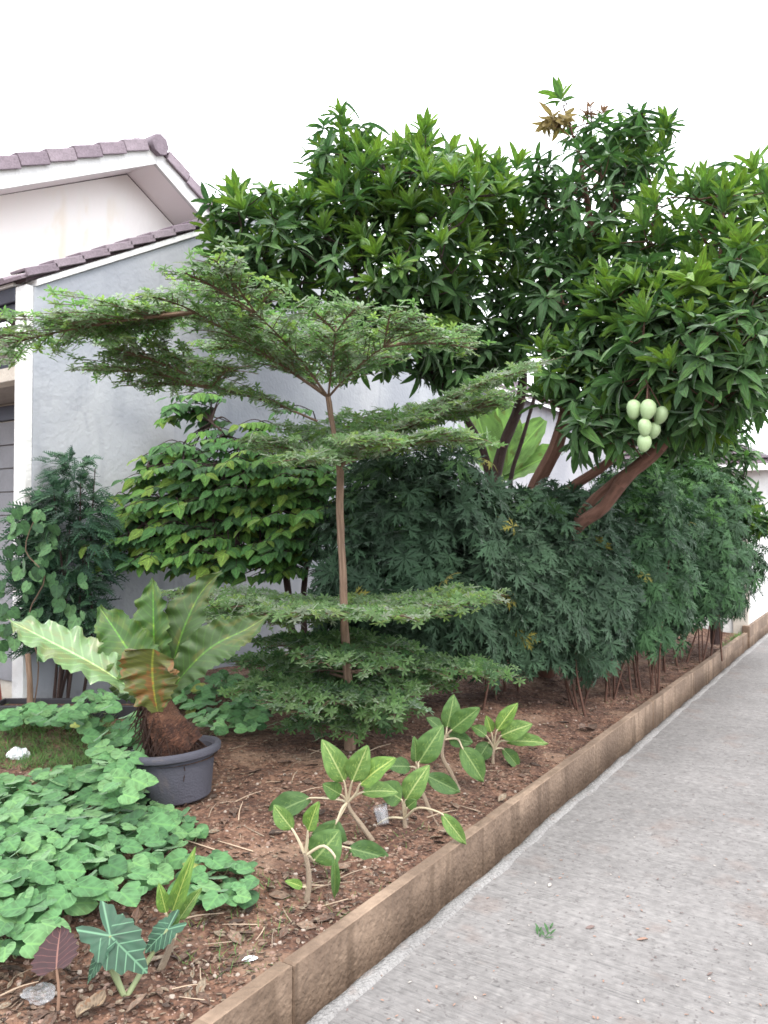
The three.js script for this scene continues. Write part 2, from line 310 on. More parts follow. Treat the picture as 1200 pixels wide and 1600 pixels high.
  // front of the house, seen through the gap at the left edge
  put('gutter', merge([box(4.2, 0.12, 0.1, -7.82, 3.38, -3.46, 0.01), box(4.2, 0.05, 0.07, -7.82, 3.295, -3.47, 0.01), box(4.2, 0.05, 0.10, -7.82, 3.245, -3.46, 0.01)]), matDarkMetal, 'dark metal gutter with ribs');
  put('eave_board', box(4.2, 0.025, 0.12, -7.82, 3.455, -3.46), matWhite);
  for (let k = 0; k < 6; k++) put('transom_panel', box(0.56, 0.32, 0.03, -6.0 - k * 0.6, 3.07, -3.62, 0.006), matTaupe);
  put('transom_rail', box(4, 0.055, 0.05, -7.7, 2.885, -3.62), matDarkMetal);
  put('beam', box(4, 0.115, 0.14, -7.7, 2.797, -3.6, 0.008), matCream, 'cream beam across the porch');
  put('porch_ceiling', box(4.4, 0.04, 0.6, -7.9, 2.76, -3.96), matTaupe);
  put('porch_wall', box(4.4, 2.9, 0.1, -7.9, 1.29, -4.24), matCream);
  for (let k = 0; k < 11; k++) put('door_panel', box(1.9, 0.218, 0.03, -7.82, 0.2 + k * 0.225, -4.17, 0.008), matShutter);
  put('door_header', box(1.9, 0.14, 0.05, -7.82, 2.645, -4.17, 0.006), matDarkMetal);
  put('curtain', (() => { const g = new THREE.PlaneGeometry(0.2, 1.9, 20, 10); const p = g.attributes.position; for (let i = 0; i < p.count; i++) { const v = p.getY(i) / 1.9 + 0.5; p.setXYZ(i, p.getX(i) * lerp(1.3, 0.6, v) - 6.5, p.getY(i) + 1.15, -4.08 + 0.03 * Math.sin(p.getX(i) * 90)); } g.computeVertexNormals(); return g; })(), std({ color: lin(0.6, 0.52, 0.47), side: THREE.DoubleSide, roughness: 1 }), 'pale hanging curtain behind the wall end');
}
{ // house behind the trees
  const base = V(-5.6, 0, -10.7), h = thing('house', 'pale grey house wall with pinkish tiled roof glimpsed between mango trunks', 'house', base);
  const put = (n, g, m, l, parent = h) => part(parent, n, local(g, base), m, l);
  put('wall', wallShape([[-10.6, -0.4], [-10.6, 3.9], [-19, 3.9], [-19, -0.4]], 0.15, -5.6), matPale);
  put('eave_board', box(0.03, 0.12, 8.6, -5.42, 3.9, -14.8), matWhite);
  const rf = put('roof', (() => { const g = box(3.4, 0.05, 8.6, 0, 0, 0); g.rotateZ(-0.5); g.translate(-6.9, 4.68, -14.8); return g; })(), tileMats[2]);
  for (let k = 0; k < 9; k++) { const g = box(0.36, 0.03, 8.6, 0, 0, 0); g.rotateZ(-0.44); g.translate(-5.55 - k * 0.3 * 0.878, 3.985 + k * 0.3 * 0.479, -14.8); put('tile_course', g, tileMats[k % 3], null, rf); }
}
{ // white wall closing the bed, and the far house
  const base = V(-1.8, 0, -12), w = thing('boundary_wall', 'white boundary wall with rusty stained foot at far end of the hedge', 'wall', base);
  part(w, 'wall_face', local(merge([box(4, 1.62, 0.16, -3.75, 0.5, -12.08)]), base), matWhite);
  part(w, 'wall_return', local(box(0.16, 1.86, 9, -1.8, 0.62, -16.52), base), matWhite);
  part(w, 'pillar', local(box(0.2, 1.95, 0.2, -1.81, 0.66, -12.06, 0.01), base), matCream);
  part(w, 'plinth', local(box(0.1, 0.36, 9.4, -1.73, -0.02, -16.6, 0.01), base), matKerb, 'stained concrete foot of the wall');
  const b2 = V(-3.4, 0, -26), f = thing('house', 'far white house with brown hipped roof and white hip ridge at right edge', 'house', b2);
  const put = (n, g, m, l) => part(f, n, local(g, b2), m, l);
  put('wall', box(12, 4, 10, -9.1, 1.4, -31), matWhite);
  const hip = (inset, lift) => { const y0 = 3.42 + lift, y1 = 6.1 + lift, a = [-2.6, -25.4], b = [-2.6, -37], c = [-16, -37], d = [-16, -25.4]; const e = [-7.6, -30.6], k = [-11, -31.6];
    const p = [], q = (pts) => { for (let i = 1; i < pts.length - 1; i++) for (const v of [pts[0], pts[i], pts[i + 1]]) p.push(...v); };
    const A = [a[0], y0, a[1]], B = [b[0], y0, b[1]], C = [c[0], y0, c[1]], D = [d[0], y0, d[1]], E = [e[0], y1, e[1]], K = [k[0], y1, k[1]];
    q([A, B, E]); q([B, C, K, E]); q([C, D, K]); q([D, A, E, K]);
    const g = new THREE.BufferGeometry(); g.setAttribute('position', new THREE.Float32BufferAttribute(p, 3)); g.setAttribute('uv', new THREE.Float32BufferAttribute(new Float32Array(p.length / 3 * 2), 2)); g.computeVertexNormals(); return uvBox(g); };
  put('roof', hip(0, 0), matTileBase, 'brown tiled hipped roof');
  for (let k = 0; k < 14; k++) { const s = k / 14, x0 = lerp(-16, -11, s), x1 = lerp(-2.6, -7.6, s), z = lerp(-25.4, -30.6, s), y = lerp(3.42, 6.1, s); put('tile_course', box(x1 - x0, 0.05, 0.42, (x0 + x1) / 2, y + 0.08, z - 0.16), tileMats[k % 3]); }
  for (let k = 0; k < 14; k++) { const s = k / 14, z0 = lerp(-37, -31.6, s), z1 = lerp(-25.4, -30.6, s), x = lerp(-2.6, -7.6, s), y = lerp(3.42, 6.1, s); put('tile_course', box(0.42, 0.05, z1 - z0, x - 0.16, y + 0.084, (z0 + z1) / 2), tileMats[(k + 1) % 3]); }
  put('hip_ridge', tube([V(-2.55, 3.52, -25.35), V(-7.6, 6.25, -30.6)], [0.16, 0.16], 6), matWhite, 'white ridge along the hip');
  put('eave_board', box(13.6, 0.2, 0.08, -9.3, 3.36, -25.36), matWhite);
}
// ------------------------------------------------------------------ leaf materials
function leafTex(seed, veins, { mid = 1, vein = 0.86, blade = 0.74, slant = 0.55, mottled = 0.34, spots = 0, brown = 0.5 } = {}) {
  return dataTex(128, (u, v) => {
    const x = Math.abs(u - 0.5) * 2, n = fbm(u * 8, v * 8, 0, seed, 4) - 0.5;
    let b = blade * (1 + n * mottled * 2);
    const ph = (v - x * slant * 0.5) * veins, f = Math.abs(ph - Math.round(ph));
    b = lerp(vein, b, smooth(0.03, 0.14, f + x * 0.03));
    b = lerp(mid, b, smooth(0.02, 0.07, x));
    if (spots) b = lerp(b, 1.0, spots * smooth(0.62, 0.75, fbm(u * 12, v * 12, 0, seed + 7, 3)));
    const age = smooth(0.66, 0.74, fbm(u * 6 + 4, v * 6, 0, seed + 3, 4)); // browned spots
    return mixc([b * 0.98, b, b * (1 - (b > 0.9 ? 0.06 : 0))], [0.66, 0.5, 0.4], age * brown);
  }, true);
}
const texLance = leafTex(101, 14), texOvate = leafTex(102, 9, { slant: 0.5 }), texHeart = leafTex(103, 6, { blade: 0.80, mid: 0.93, vein: 0.9, slant: 0.9, mottled: 0.2, brown: 0.16 }), texPlain = leafTex(104, 7, { mottled: 0.35, vein: 0.8, mid: 0.86 });
function leafMat(c, map, { through = 0.28, coat = 0.12, rough = 0.42 } = {}) {
  return phys({ color: lin(...c), map, roughness: 0.97, specularIntensity: 0.55, transmission: through, thickness: 0, clearcoat: coat, clearcoatRoughness: rough, side: THREE.DoubleSide });
}
function barkMat(c, seed, v = 12) {
  const t = dataTex(128, (u, w) => mixc([0.58, 0.56, 0.54], [1, 1, 1], clamp(0.5 + (fbm(u * 10, w * 5, 0, seed, 4) - 0.5) * 2)));
  return std({ color: lin(...c), map: rep(t, 4, 1.4), bumpMap: rep(grainT, 8, 3), bumpScale: 0.006, roughness: 0.95 });
}
// leaf shapes
const curveDown = (d) => (s, u) => [0, -d * s * s, 0];
const lanceW = (s) => 0.150 * Math.pow(Math.sin(Math.PI * Math.pow(s, 0.85) * 0.985 + 0.015), 0.8) + 0.004;
const ovateW = (s) => 0.30 * Math.pow(Math.sin(Math.PI * Math.pow(s, 0.7) * 0.99 + 0.01), 0.85) + 0.004;
const lanceGeos = [0.06, 0.22, 0.42, 0.6, 0.16].map((d, i) => stripLeaf((s) => lanceW(s) * (i === 4 ? 0.78 : 1), 6, 1, (s, u) => [0.05 * Math.sin(i * 2.3 + 1) * s * s, -d * s * s + Math.abs(u) * 0.05 * Math.sin(Math.PI * s) + 0.022 * Math.sin(s * 13 + i * 2 + u * 2) * s + 0.05 * Math.sin(i * 1.7) * u * s, 0]));
const ovateGeos = [0.08, 0.2].map((d, i) => stripLeaf(ovateW, 5, 1, (s, u) => [0, -d * s * s + Math.abs(u) * 0.06 * Math.sin(Math.PI * s) + 0.01 * Math.sin(s * 12 + i), 0]));
const heartR = (a) => { const c = Math.abs(a) / Math.PI; return c < 0.8 ? 0.44 + 0.56 * Math.pow(1 - c, 2.4) - 0.04 * Math.sin(c * 7) : lerp(0.455, 0.16, smooth(0.8, 1, c)); };
const heartGeos = [0.14, -0.06, 0.26].map((k, i) => fanLeaf(heartR, 18, 3, (q, a) => -k * q * q * 0.5 + 0.10 * q * Math.abs(Math.sin(a)) + 0.03 * Math.sin(a * 5 + i) * q));
function palmR(n, spread, deep, teeth) { // deeply lobed, toothed outline
  return (a) => {
    const x = Math.abs(a) / spread * (n - 1) / 2, k = Math.round(x), f = Math.abs(x - k) * 2, L = [1, 0.95, 0.8, 0.58, 0.4][Math.min(4, k)];
    if (Math.abs(a) > spread * (n) / (n - 1)) return 0.06;
    return L * (f < 0.16 ? 1 - f * 0.9 : f < 0.42 ? lerp(0.60, 0.78, smooth(0.16, 0.30, f) * teeth * (f < 0.32 ? 1 : 0.5)) - (f - 0.16) * 0.5 : lerp(0.46, deep, smooth(0.45, 0.85, f)));
  };
}
const palmGeos = [[0.30, 7, 1], [0.55, 7, 0.92], [0.85, 6, 1.05], [0.45, 5, 0.8]].map(([d, n, wd], q) => { // deeply lobed blade: toothed lobes round the stalk
  const pos = [], idx = [], tri = (...p) => { for (const [x, y, z] of p) { idx.push(pos.length / 3); pos.push(x, y, z); } };
  for (let k = 0; k < n; k++) {
    const a = ((k + 0.5) / n - 0.5) * 4.9 + 0.12 * Math.sin(k * 3.1 + q), c = Math.abs(a) / 2.45, L = lerp(1, 0.5, c * c) * (0.9 + 0.2 * hash2(k, q, 5)), w = 0.085 * wd;
    const at = (x, z) => { const X = x * L, Z = z * L, g = Math.hypot(X, Z); return [Math.cos(a) * X + Math.sin(a) * Z, -d * g * g * 0.6 + 0.03 * Math.sin(k * 2.2 + q) * g + Math.abs(x) * 0.25, -Math.sin(a) * X + Math.cos(a) * Z]; };
    const b = at(0, 0.02), m = at(0, 0.5), t = at(0, 1), l1 = at(-w, 0.32), r1 = at(w, 0.32), l2 = at(-w * 0.9, 0.66), r2 = at(w * 0.9, 0.66);
    tri(b, m, l1); tri(b, r1, m); tri(l1, m, l2); tri(r1, r2, m); tri(m, t, l2); tri(m, r2, t);
    for (const s of [-1, 1]) for (const [z0, len, out] of [[0.34, 0.3, 0.24], [0.56, 0.26, 0.19]]) { const p = at(s * w * 0.5, z0), e = at(s * out, z0 + len), f = at(s * w * 0.6, z0 + 0.16); s < 0 ? tri(p, f, e) : tri(p, e, f); }
  }
  return geoFrom(pos, idx);
});
const ferny = [0.4, 0.8].map((k) => { // drooping narrow pinnate leaf
  const g = []; for (let i = 0; i < 6; i++) for (const s of [-1, 1]) { const l = stripLeaf((t) => 0.30 * Math.sin(Math.PI * (t * 0.96 + 0.02)), 2, 1, null); const len = 0.40 * (1 - i * 0.1); l.scale(len * 0.55, 1, len); l.rotateY(s * (0.95 - i * 0.07)); const z = 0.15 + i * 0.145; l.translate(0, -k * z * z * 0.7, z); g.push(l); }
  const e = stripLeaf((t) => 0.045 * Math.sin(Math.PI * (t * 0.96 + 0.02)) + 0.006, 5, 1, (s) => [0, -k * s * s * 0.7, 0]); g.push(e); return merge(g);
});

// Leaves of one plant. Each leaf: { p, dir, n, size, tone, g }. The (up to) 300 that show largest in the photograph become
// meshes of their own; the others stay one part per blade form.
function leafSet(root, leaves, geos, tones, map, opt = {}) {
  const { max = 300, cell = 13, name = 'leaf', rest = 'foliage', mat = {} } = opt, base = root.position;
  const cells = new Map();
  for (const l of leaves) {
    const c = l.p.clone().addScaledVector(l.dir, l.size * 0.5), [x, y, t] = proj(c); l.score = -1;
    if (t < 0.3 || x < 4 || x > 1196 || y < 4 || y > 1596) continue;
    l.t = t; l.px = l.size * FPX / t; const k = Math.floor(x / cell) * 10000 + Math.floor(y / cell);
    const o = cells.get(k); if (!o || o.t > t) cells.set(k, l);
  }
  for (const l of cells.values()) l.score = l.px * (0.35 + Math.abs(l.n.dot(TOCAM)));
  const order = leaves.slice().sort((a, b) => b.score - a.score), keep = new Set(order.slice(0, max).filter((l) => l.score > 0));
  const mats = tones.map((c) => leafMat(c, map, mat)), white = leafMat([1, 1, 1], map, mat);
  const rows = geos.map(() => []);
  for (const l of leaves) {
    const m = poseMatrix(l.p.clone().sub(base), l.dir, l.n, l.w ? V(l.size * l.w, l.size, l.size) : l.size, l.roll || 0);
    if (keep.has(l)) placeMesh(part(root, name, geos[l.g % geos.length], mats[l.tone]), m);
    else rows[l.g % geos.length].push([m, tones[l.tone]]);
  }
  rows.forEach((list, g) => {
    if (!list.length) return;
    const im = shade(new THREE.InstancedMesh(geos[g], white, list.length)); im.name = rest; im.userData.kind = 'stuff';
    list.forEach(([m, c], i) => { im.setMatrixAt(i, m); im.setColorAt(i, lin(...c.map((v) => v * (0.85 + 0.3 * hash2(i, g, 7))))); });
    root.add(im);
  });
}
function stuffPart(root, name, geo, mat) { return part(root, name, geo, mat, null, 'stuff'); }
const randDir = (r) => { const z = r() * 2 - 1, a = r() * 6.2832, q = Math.sqrt(1 - z * z); return V(q * Math.cos(a), z, q * Math.sin(a)); };

// ------------------------------------------------------------------ mango trees
function limb(root, pts, radii, mat, out, name = 'branch', seg = 9) { // pts: [px, py, t]
  const w = pts.map((q) => (q.isVector3 ? q : P(...q)));
  part(root, name, local(tube(w, radii, seg, 0.25, (pts.length * 31 + radii[0] * 1000) | 0), root.position), mat);
  const c = new THREE.CatmullRomCurve3(w, false, 'centripetal'); for (let i = 3; i <= 14; i++) out.push(c.getPoint(i / 14));
}
function mangoCrown(root, nodes, blobs, seed, tones, opt = {}) {
  const r = rng(seed), leaves = [], twigs = [];
  for (const b of blobs) {
    const c = P(b.c[0], b.c[1], b.c[2]), list = [];
    for (let k = 0; k < b.n; k++) {
      let q, tries = 0;
      do { const d = randDir(r), rad = Math.pow(lerp(0.12, 1, r()), 0.45); q = V(d.x * b.r[0] * rad, d.y * b.r[1] * rad, d.z * b.r[2] * rad); tries++; } while (tries < 14 && list.some((o) => o.distanceTo(q) < (b.gap ?? 0.17)));
      list.push(q);
      const pos = c.clone().addScaledVector(RIGHT, q.x).addScaledVector(FWD, q.z); pos.y += q.y;
      const rel = V(q.x / b.r[0], q.y / b.r[1], q.z / b.r[2]);
      const out = RIGHT.clone().multiplyScalar(rel.x).addScaledVector(FWD, rel.z).addScaledVector(UP, rel.y);
      const axis = out.multiplyScalar(0.55).addScaledVector(UP, lerp(b.up ?? 0.75, 0.1, clamp(-rel.y))).addScaledVector(randDir(r), 0.35).normalize();
      // twig to the nearest lower limb point
      let best = null, bd = 1e9; for (const n of nodes) { const d = n.distanceTo(pos) + Math.max(0, n.y - pos.y) * 1.5; if (d < bd) { bd = d; best = n; } }
      if (best && bd < 2.2) { const mid = best.clone().lerp(pos, 0.55).addScaledVector(UP, -0.06 * bd).addScaledVector(randDir(r), 0.05); twigs.push(tube([best, mid, pos], [0.006 + 0.004 * bd, 0.006, 0.004], 4)); nodes.push(mid); }
      const young = r() < (b.young ?? 0.25), n = 10 + (r() * 6 | 0), side = V(axis.y, axis.z, axis.x).cross(axis).normalize(), up2 = axis.clone().cross(side), a0 = r() * 6.28;
      for (let i = 0; i < n; i++) {
        const f = i / n, a = a0 + i * 2.4, tilt = lerp(young ? 0.35 : 0.6, young ? 1.25 : 1.75, f) + (r() - 0.5) * 0.3;
        const rad = side.clone().multiplyScalar(Math.cos(a)).addScaledVector(up2, Math.sin(a));
        const dir = axis.clone().multiplyScalar(Math.cos(tilt)).addScaledVector(rad, Math.sin(tilt)).addScaledVector(UP, young ? 0 : -0.34).normalize();
        const tone = b.tone !== undefined ? b.tone : young ? (f < 0.6 ? (r() < 0.5 ? 0 : 1) : 2) : r() < 0.2 ? 2 : r() < 0.6 ? 3 : 4;
        leaves.push({ p: pos.clone().addScaledVector(axis, -f * 0.05), dir, n: axis.clone().addScaledVector(UP, 0.6).normalize(), size: (b.leaf ?? 0.2) * (0.75 + 0.5 * r()), tone, g: young ? [0, 1, 4][(r() * 3) | 0] : (r() * 5) | 0, roll: (r() - 0.5) * 0.9 });
      }
    }
  }
  if (twigs.length) stuffPart(root, 'twigs', local(merge(twigs), root.position), opt.bark);
  leafSet(root, leaves, lanceGeos, tones, texLance, { mat: { through: 0.42, coat: 0.16, rough: 0.4 } });
}
const mangoTones = [[0.24, 0.43, 0.04], [0.18, 0.36, 0.042], [0.13, 0.30, 0.055], [0.095, 0.235, 0.056], [0.078, 0.19, 0.058], [0.42, 0.31, 0.10], [0.3, 0.16, 0.08]];
const barkDark = barkMat([0.075, 0.045, 0.04], 201), barkRed = barkMat([0.17, 0.085, 0.06], 202), barkTan = barkMat([0.28, 0.185, 0.13], 203);
const fruitT = dataTex(128, (u, v) => mixc([0.86, 0.9, 0.78], [1, 1, 0.95], clamp(0.5 + (fbm(u * 9, v * 9, 9, 88, 4) - 0.5) * 2.2 - 0.3 * smooth(0.7, 0.78, fbm(u * 40, v * 40, 40, 89, 2)))));
const matFruit = phys({ color: lin(0.30, 0.40, 0.225), map: fruitT, roughness: 0.5, clearcoat: 0.15, clearcoatRoughness: 0.4 });
const matFruitDark = phys({ color: lin(0.13, 0.24, 0.07), map: fruitT, roughness: 0.5, clearcoat: 0.15, clearcoatRoughness: 0.4 });
const fruitGeo = (() => { // mango: oblong, fuller at the stalk end, a slight beak
  const g = new THREE.SphereGeometry(0.5, 22, 18), p = g.attributes.position;
  for (let i = 0; i < p.count; i++) { const y = p.getY(i) * 2, w = (1 + 0.12 * y) * 0.74; p.setXYZ(i, p.getX(i) * w + 0.05 * (1 - y * y) * 0.6 - 0.03 * Math.max(0, -y), p.getY(i), p.getZ(i) * w * 0.86); }
  g.computeVertexNormals(); return g;
})();
{
  const base = gnd(800, 925).setY(0.1); base.copy(P(795, 940, 8.1)).setY(0.12);
  const t = thing('mango_tree', 'mango tree with slender dark stems and wide bright green crown in the middle', 'tree', base), nodes = [];
  limb(t, [base, [768, 800, 7.9], [785, 700, 7.8], [812, 630, 7.7], [815, 560, 7.5], [780, 470, 7.3]], [0.075, 0.06, 0.055, 0.05, 0.04, 0.02], barkDark, nodes, 'trunk');
  limb(t, [base.clone().add(V(-0.05, 0.3, 0)), [765, 760, 7.9], [755, 705, 7.8], [735, 665, 7.7], [690, 600, 7.5], [620, 500, 7.2], [560, 400, 7.1]], [0.05, 0.04, 0.038, 0.033, 0.03, 0.025, 0.015], barkDark, nodes);
  limb(t, [base.clone().add(V(0.08, 0.2, 0)), [798, 750, 8.1], [815, 690, 8.1], [838, 610, 8.1], [850, 560, 8]], [0.035, 0.025, 0.022, 0.018, 0.012], barkDark, nodes);
  limb(t, [[690, 600, 7.5], [560, 540, 7.1], [470, 470, 6.9], [400, 400, 6.8]], [0.03, 0.025, 0.02, 0.012], barkDark, nodes);
  limb(t, [[620, 500, 7.2], [640, 380, 7.1], [655, 290, 7.1]], [0.022, 0.016, 0.01], barkDark, nodes);
  limb(t, [[560, 470, 7.1], [545, 330, 7.1], [535, 215, 7.1]], [0.022, 0.016, 0.008], barkDark, nodes);
  limb(t, [[805, 540, 7.5], [760, 400, 7.4], [775, 300, 7.4]], [0.03, 0.018, 0.01], barkDark, nodes);
  mangoCrown(t, nodes, [
    { c: [640, 385, 7.1], r: [1.12, 0.82, 0.9], n: 190, young: 0.75 }, { c: [430, 385, 6.9], r: [0.56, 0.52, 0.6], n: 62, young: 0.6 },
    { c: [535, 262, 7.1], r: [0.4, 0.42, 0.4], n: 26, young: 0.55 }, { c: [535, 200, 7.1], r: [0.08, 0.16, 0.08], n: 3, young: 0.9, leaf: 0.16 },
    { c: [760, 310, 7.3], r: [0.42, 0.36, 0.5], n: 34, young: 0.7 }, { c: [760, 500, 7.3], r: [0.62, 0.42, 0.55], n: 44, young: 0.05 },
    { c: [600, 520, 7.1], r: [0.8, 0.45, 0.5], n: 50, young: 0.05 }, { c: [665, 240, 7.1], r: [0.3, 0.2, 0.3], n: 13, young: 0.9 },
    { c: [360, 335, 6.8], r: [0.22, 0.3, 0.3], n: 9, young: 0.5 }, { c: [390, 450, 6.8], r: [0.4, 0.3, 0.5], n: 20, young: 0.05 }, { c: [600, 340, 7.0], r: [0.42, 0.32, 0.3], n: 26, young: 0.6 }, { c: [840, 400, 7.2], r: [0.3, 0.4, 0.3], n: 18, young: 0.1 }, { c: [735, 565, 7.3], r: [0.5, 0.2, 0.4], n: 24, young: 0 },
  ], 301, mangoTones, { bark: barkDark });
  for (const [x, y, s] of [[660, 343, 0.13], [570, 382, 0.13]]) { const m = part(t, 'mango_fruit', fruitGeo, matFruitDark, 'green mango half hidden by leaves'); m.position.copy(P(x, y, 6.6)).sub(base); m.rotation.set(0.3, 0, 1.1); m.scale.setScalar(s); }
}
{
  const base = P(845, 950, 7.3).setY(0.12), t = thing('mango_tree', 'mango tree with thick reddish limbs and hanging pale green mangoes beside road', 'tree', base), nodes = [];
  limb(t, [base, [835, 860, 7.1], [832, 775, 6.95], [868, 700, 6.8], [892, 610, 6.7], [915, 500, 6.6], [925, 380, 6.6], [905, 240, 6.6]], [0.1, 0.085, 0.07, 0.065, 0.06, 0.05, 0.035, 0.012], barkRed, nodes, 'trunk');
  limb(t, [base.clone().add(V(0.1, 0.1, 0.1)), [885, 880, 6.35], [900, 826, 6.2], [945, 790, 6.0], [978, 745, 5.9], [1032, 698, 5.75], [1090, 600, 5.8], [1120, 470, 5.9], [1130, 330, 6]], [0.09, 0.075, 0.055, 0.048, 0.055, 0.045, 0.033, 0.022, 0.01], barkRed, nodes);
  limb(t, [[897, 832, 6.25], [915, 795, 6.25], [945, 765, 6.15], [978, 738, 5.95]], [0.05, 0.04, 0.035, 0.03], barkRed, nodes);
  limb(t, [[830, 830, 7.1], [885, 768, 6.9], [955, 718, 6.7], [1010, 640, 6.6], [1040, 520, 6.6]], [0.06, 0.05, 0.04, 0.03, 0.015], barkRed, nodes);
  limb(t, [[893, 600, 6.7], [960, 500, 6.5], [1010, 400, 6.4], [1030, 300, 6.4]], [0.045, 0.03, 0.02, 0.01], barkRed, nodes);
  limb(t, [[925, 400, 6.6], [970, 300, 6.6], [985, 220, 6.6]], [0.03, 0.018, 0.008], barkRed, nodes);
  limb(t, [[1100, 580, 5.8], [1180, 480, 6], [1220, 340, 6.2]], [0.035, 0.025, 0.012], barkRed, nodes);
  limb(t, [[905, 245, 6.6], [890, 195, 6.6], [880, 165, 6.6]], [0.014, 0.01, 0.006], barkRed, nodes);
  mangoCrown(t, nodes, [
    { c: [930, 320, 6.6], r: [0.5, 0.78, 0.6], n: 62, young: 0.04, leaf: 0.17 }, { c: [985, 235, 6.6], r: [0.36, 0.3, 0.4], n: 24, young: 0.3, leaf: 0.16 },
    { c: [1090, 400, 6.2], r: [0.72, 0.58, 0.8], n: 76, young: 0.8 }, { c: [1150, 310, 6.3], r: [0.36, 0.24, 0.4], n: 17, young: 0.6 },
    { c: [1000, 520, 6.3], r: [0.62, 0.46, 0.6], n: 58, young: 0.15 }, { c: [1120, 560, 6.0], r: [0.6, 0.62, 0.6], n: 78, young: 0.15 },
    { c: [940, 590, 6.2], r: [0.34, 0.42, 0.36], n: 30, young: 0.2 }, { c: [1010, 585, 5.5], r: [0.26, 0.14, 0.22], n: 9, young: 0.1, leaf: 0.21 },
    { c: [1060, 640, 6.1], r: [0.5, 0.3, 0.4], n: 30, young: 0 }, { c: [1085, 655, 6.4], r: [0.3, 0.2, 0.4], n: 12, young: 0.05 },
    { c: [880, 470, 6.7], r: [0.36, 0.5, 0.5], n: 36, young: 0.1 }, { c: [1250, 480, 6.4], r: [0.4, 0.7, 0.6], n: 26, young: 0.3 },
    { c: [878, 150, 6.5], r: [0.02, 0.02, 0.02], n: 1, young: 1, leaf: 0.17, up: 3 }, { c: [868, 190, 6.5], r: [0.12, 0.06, 0.08], n: 6, gap: 0.06, tone: 5, leaf: 0.12, up: -0.8 },
    { c: [990, 195, 6.6], r: [0.12, 0.05, 0.1], n: 3, tone: 0, leaf: 0.15 }, { c: [925, 172, 6.6], r: [0.12, 0.04, 0.1], n: 3, tone: 6, leaf: 0.07 },
    { c: [1088, 440, 5.3], r: [0.06, 0.04, 0.05], n: 2, tone: 0, leaf: 0.26, up: 1.3 }, { c: [845, 290, 6.6], r: [0.1, 0.3, 0.2], n: 8, young: 0, leaf: 0.17 },
    { c: [860, 620, 6.5], r: [0.12, 0.1, 0.12], n: 5, young: 1.5 },
    { c: [1110, 560, 5.35], r: [0.42, 0.42, 0.3], n: 46, young: 0.2 }, { c: [1085, 640, 5.75], r: [0.34, 0.2, 0.22], n: 20, young: 0.05 }, { c: [1170, 460, 5.5], r: [0.4, 0.38, 0.35], n: 34, young: 0.7 }, { c: [1000, 470, 5.9], r: [0.4, 0.3, 0.3], n: 26, young: 0.6 }, { c: [900, 560, 6.2], r: [0.3, 0.25, 0.3], n: 18, young: 0.2 }, { c: [955, 665, 5.7], r: [0.3, 0.2, 0.22], n: 16, young: 0.1 }, { c: [1040, 520, 5.45], r: [0.32, 0.25, 0.25], n: 22, young: 0.2 },
  ], 302, mangoTones, { bark: barkRed });
  const fr = [[990, 640, 5.32, 0.14, 0.05], [1012, 640, 5.26, 0.145, -0.05], [1032, 649, 5.32, 0.13, -0.35], [1007, 668, 5.27, 0.128, 0.1], [1021, 673, 5.36, 0.12, -0.2], [1006, 692, 5.3, 0.13, 0]];
  const hang = P(1012, 600, 5.35), twigs = [];
  for (const [x, y, d, s, a] of fr) {
    const c = P(x, y, d), m = part(t, 'mango_fruit', fruitGeo, matFruit, 'pale green hanging mango'); m.position.copy(c).sub(base); m.rotation.set(0.1 * a, YAW + a * 3, a); m.scale.setScalar(s);
    const top = c.clone().addScaledVector(UP, s * 0.48); twigs.push(tube([hang, hang.clone().lerp(top, 0.6).add(V(0.01 * a, 0.01, 0)), top], [0.005, 0.004, 0.0035], 5));
  }
  twigs.push(tube([hang, hang.clone().add(V(-0.1, 0.2, -0.2)), P(1050, 540, 5.8)], [0.006, 0.008, 0.012], 5));
  part(t, 'fruit_stalk', local(merge(twigs), base), barkRed);
}
{ // tree further along the bed
  const base = P(1118, 930, 9.6).setY(0.1), t = thing('mango_tree', 'small dark leafy tree behind right end of the hedge, before far house', 'tree', base), nodes = [];
  limb(t, [base, [1110, 850, 9.6], [1118, 760, 9.6], [1105, 690, 9.6]], [0.06, 0.05, 0.04, 0.02], barkDark, nodes, 'trunk');
  limb(t, [[1116, 800, 9.6], [1150, 760, 9.4], [1185, 790, 9.2]], [0.03, 0.02, 0.01], barkDark, nodes);
  mangoCrown(t, nodes, [{ c: [1095, 720, 9.6], r: [0.62, 0.5, 0.6], n: 60, young: 0.05 }, { c: [1138, 790, 9.5], r: [0.26, 0.34, 0.4], n: 24, young: 0.3, up: 0.2 }, { c: [1185, 815, 9.2], r: [0.2, 0.14, 0.3], n: 8, young: 0.5, up: 0 }, { c: [1040, 690, 9.4], r: [0.4, 0.3, 0.4], n: 22, young: 0 }], 303, mangoTones, { bark: barkDark });
}
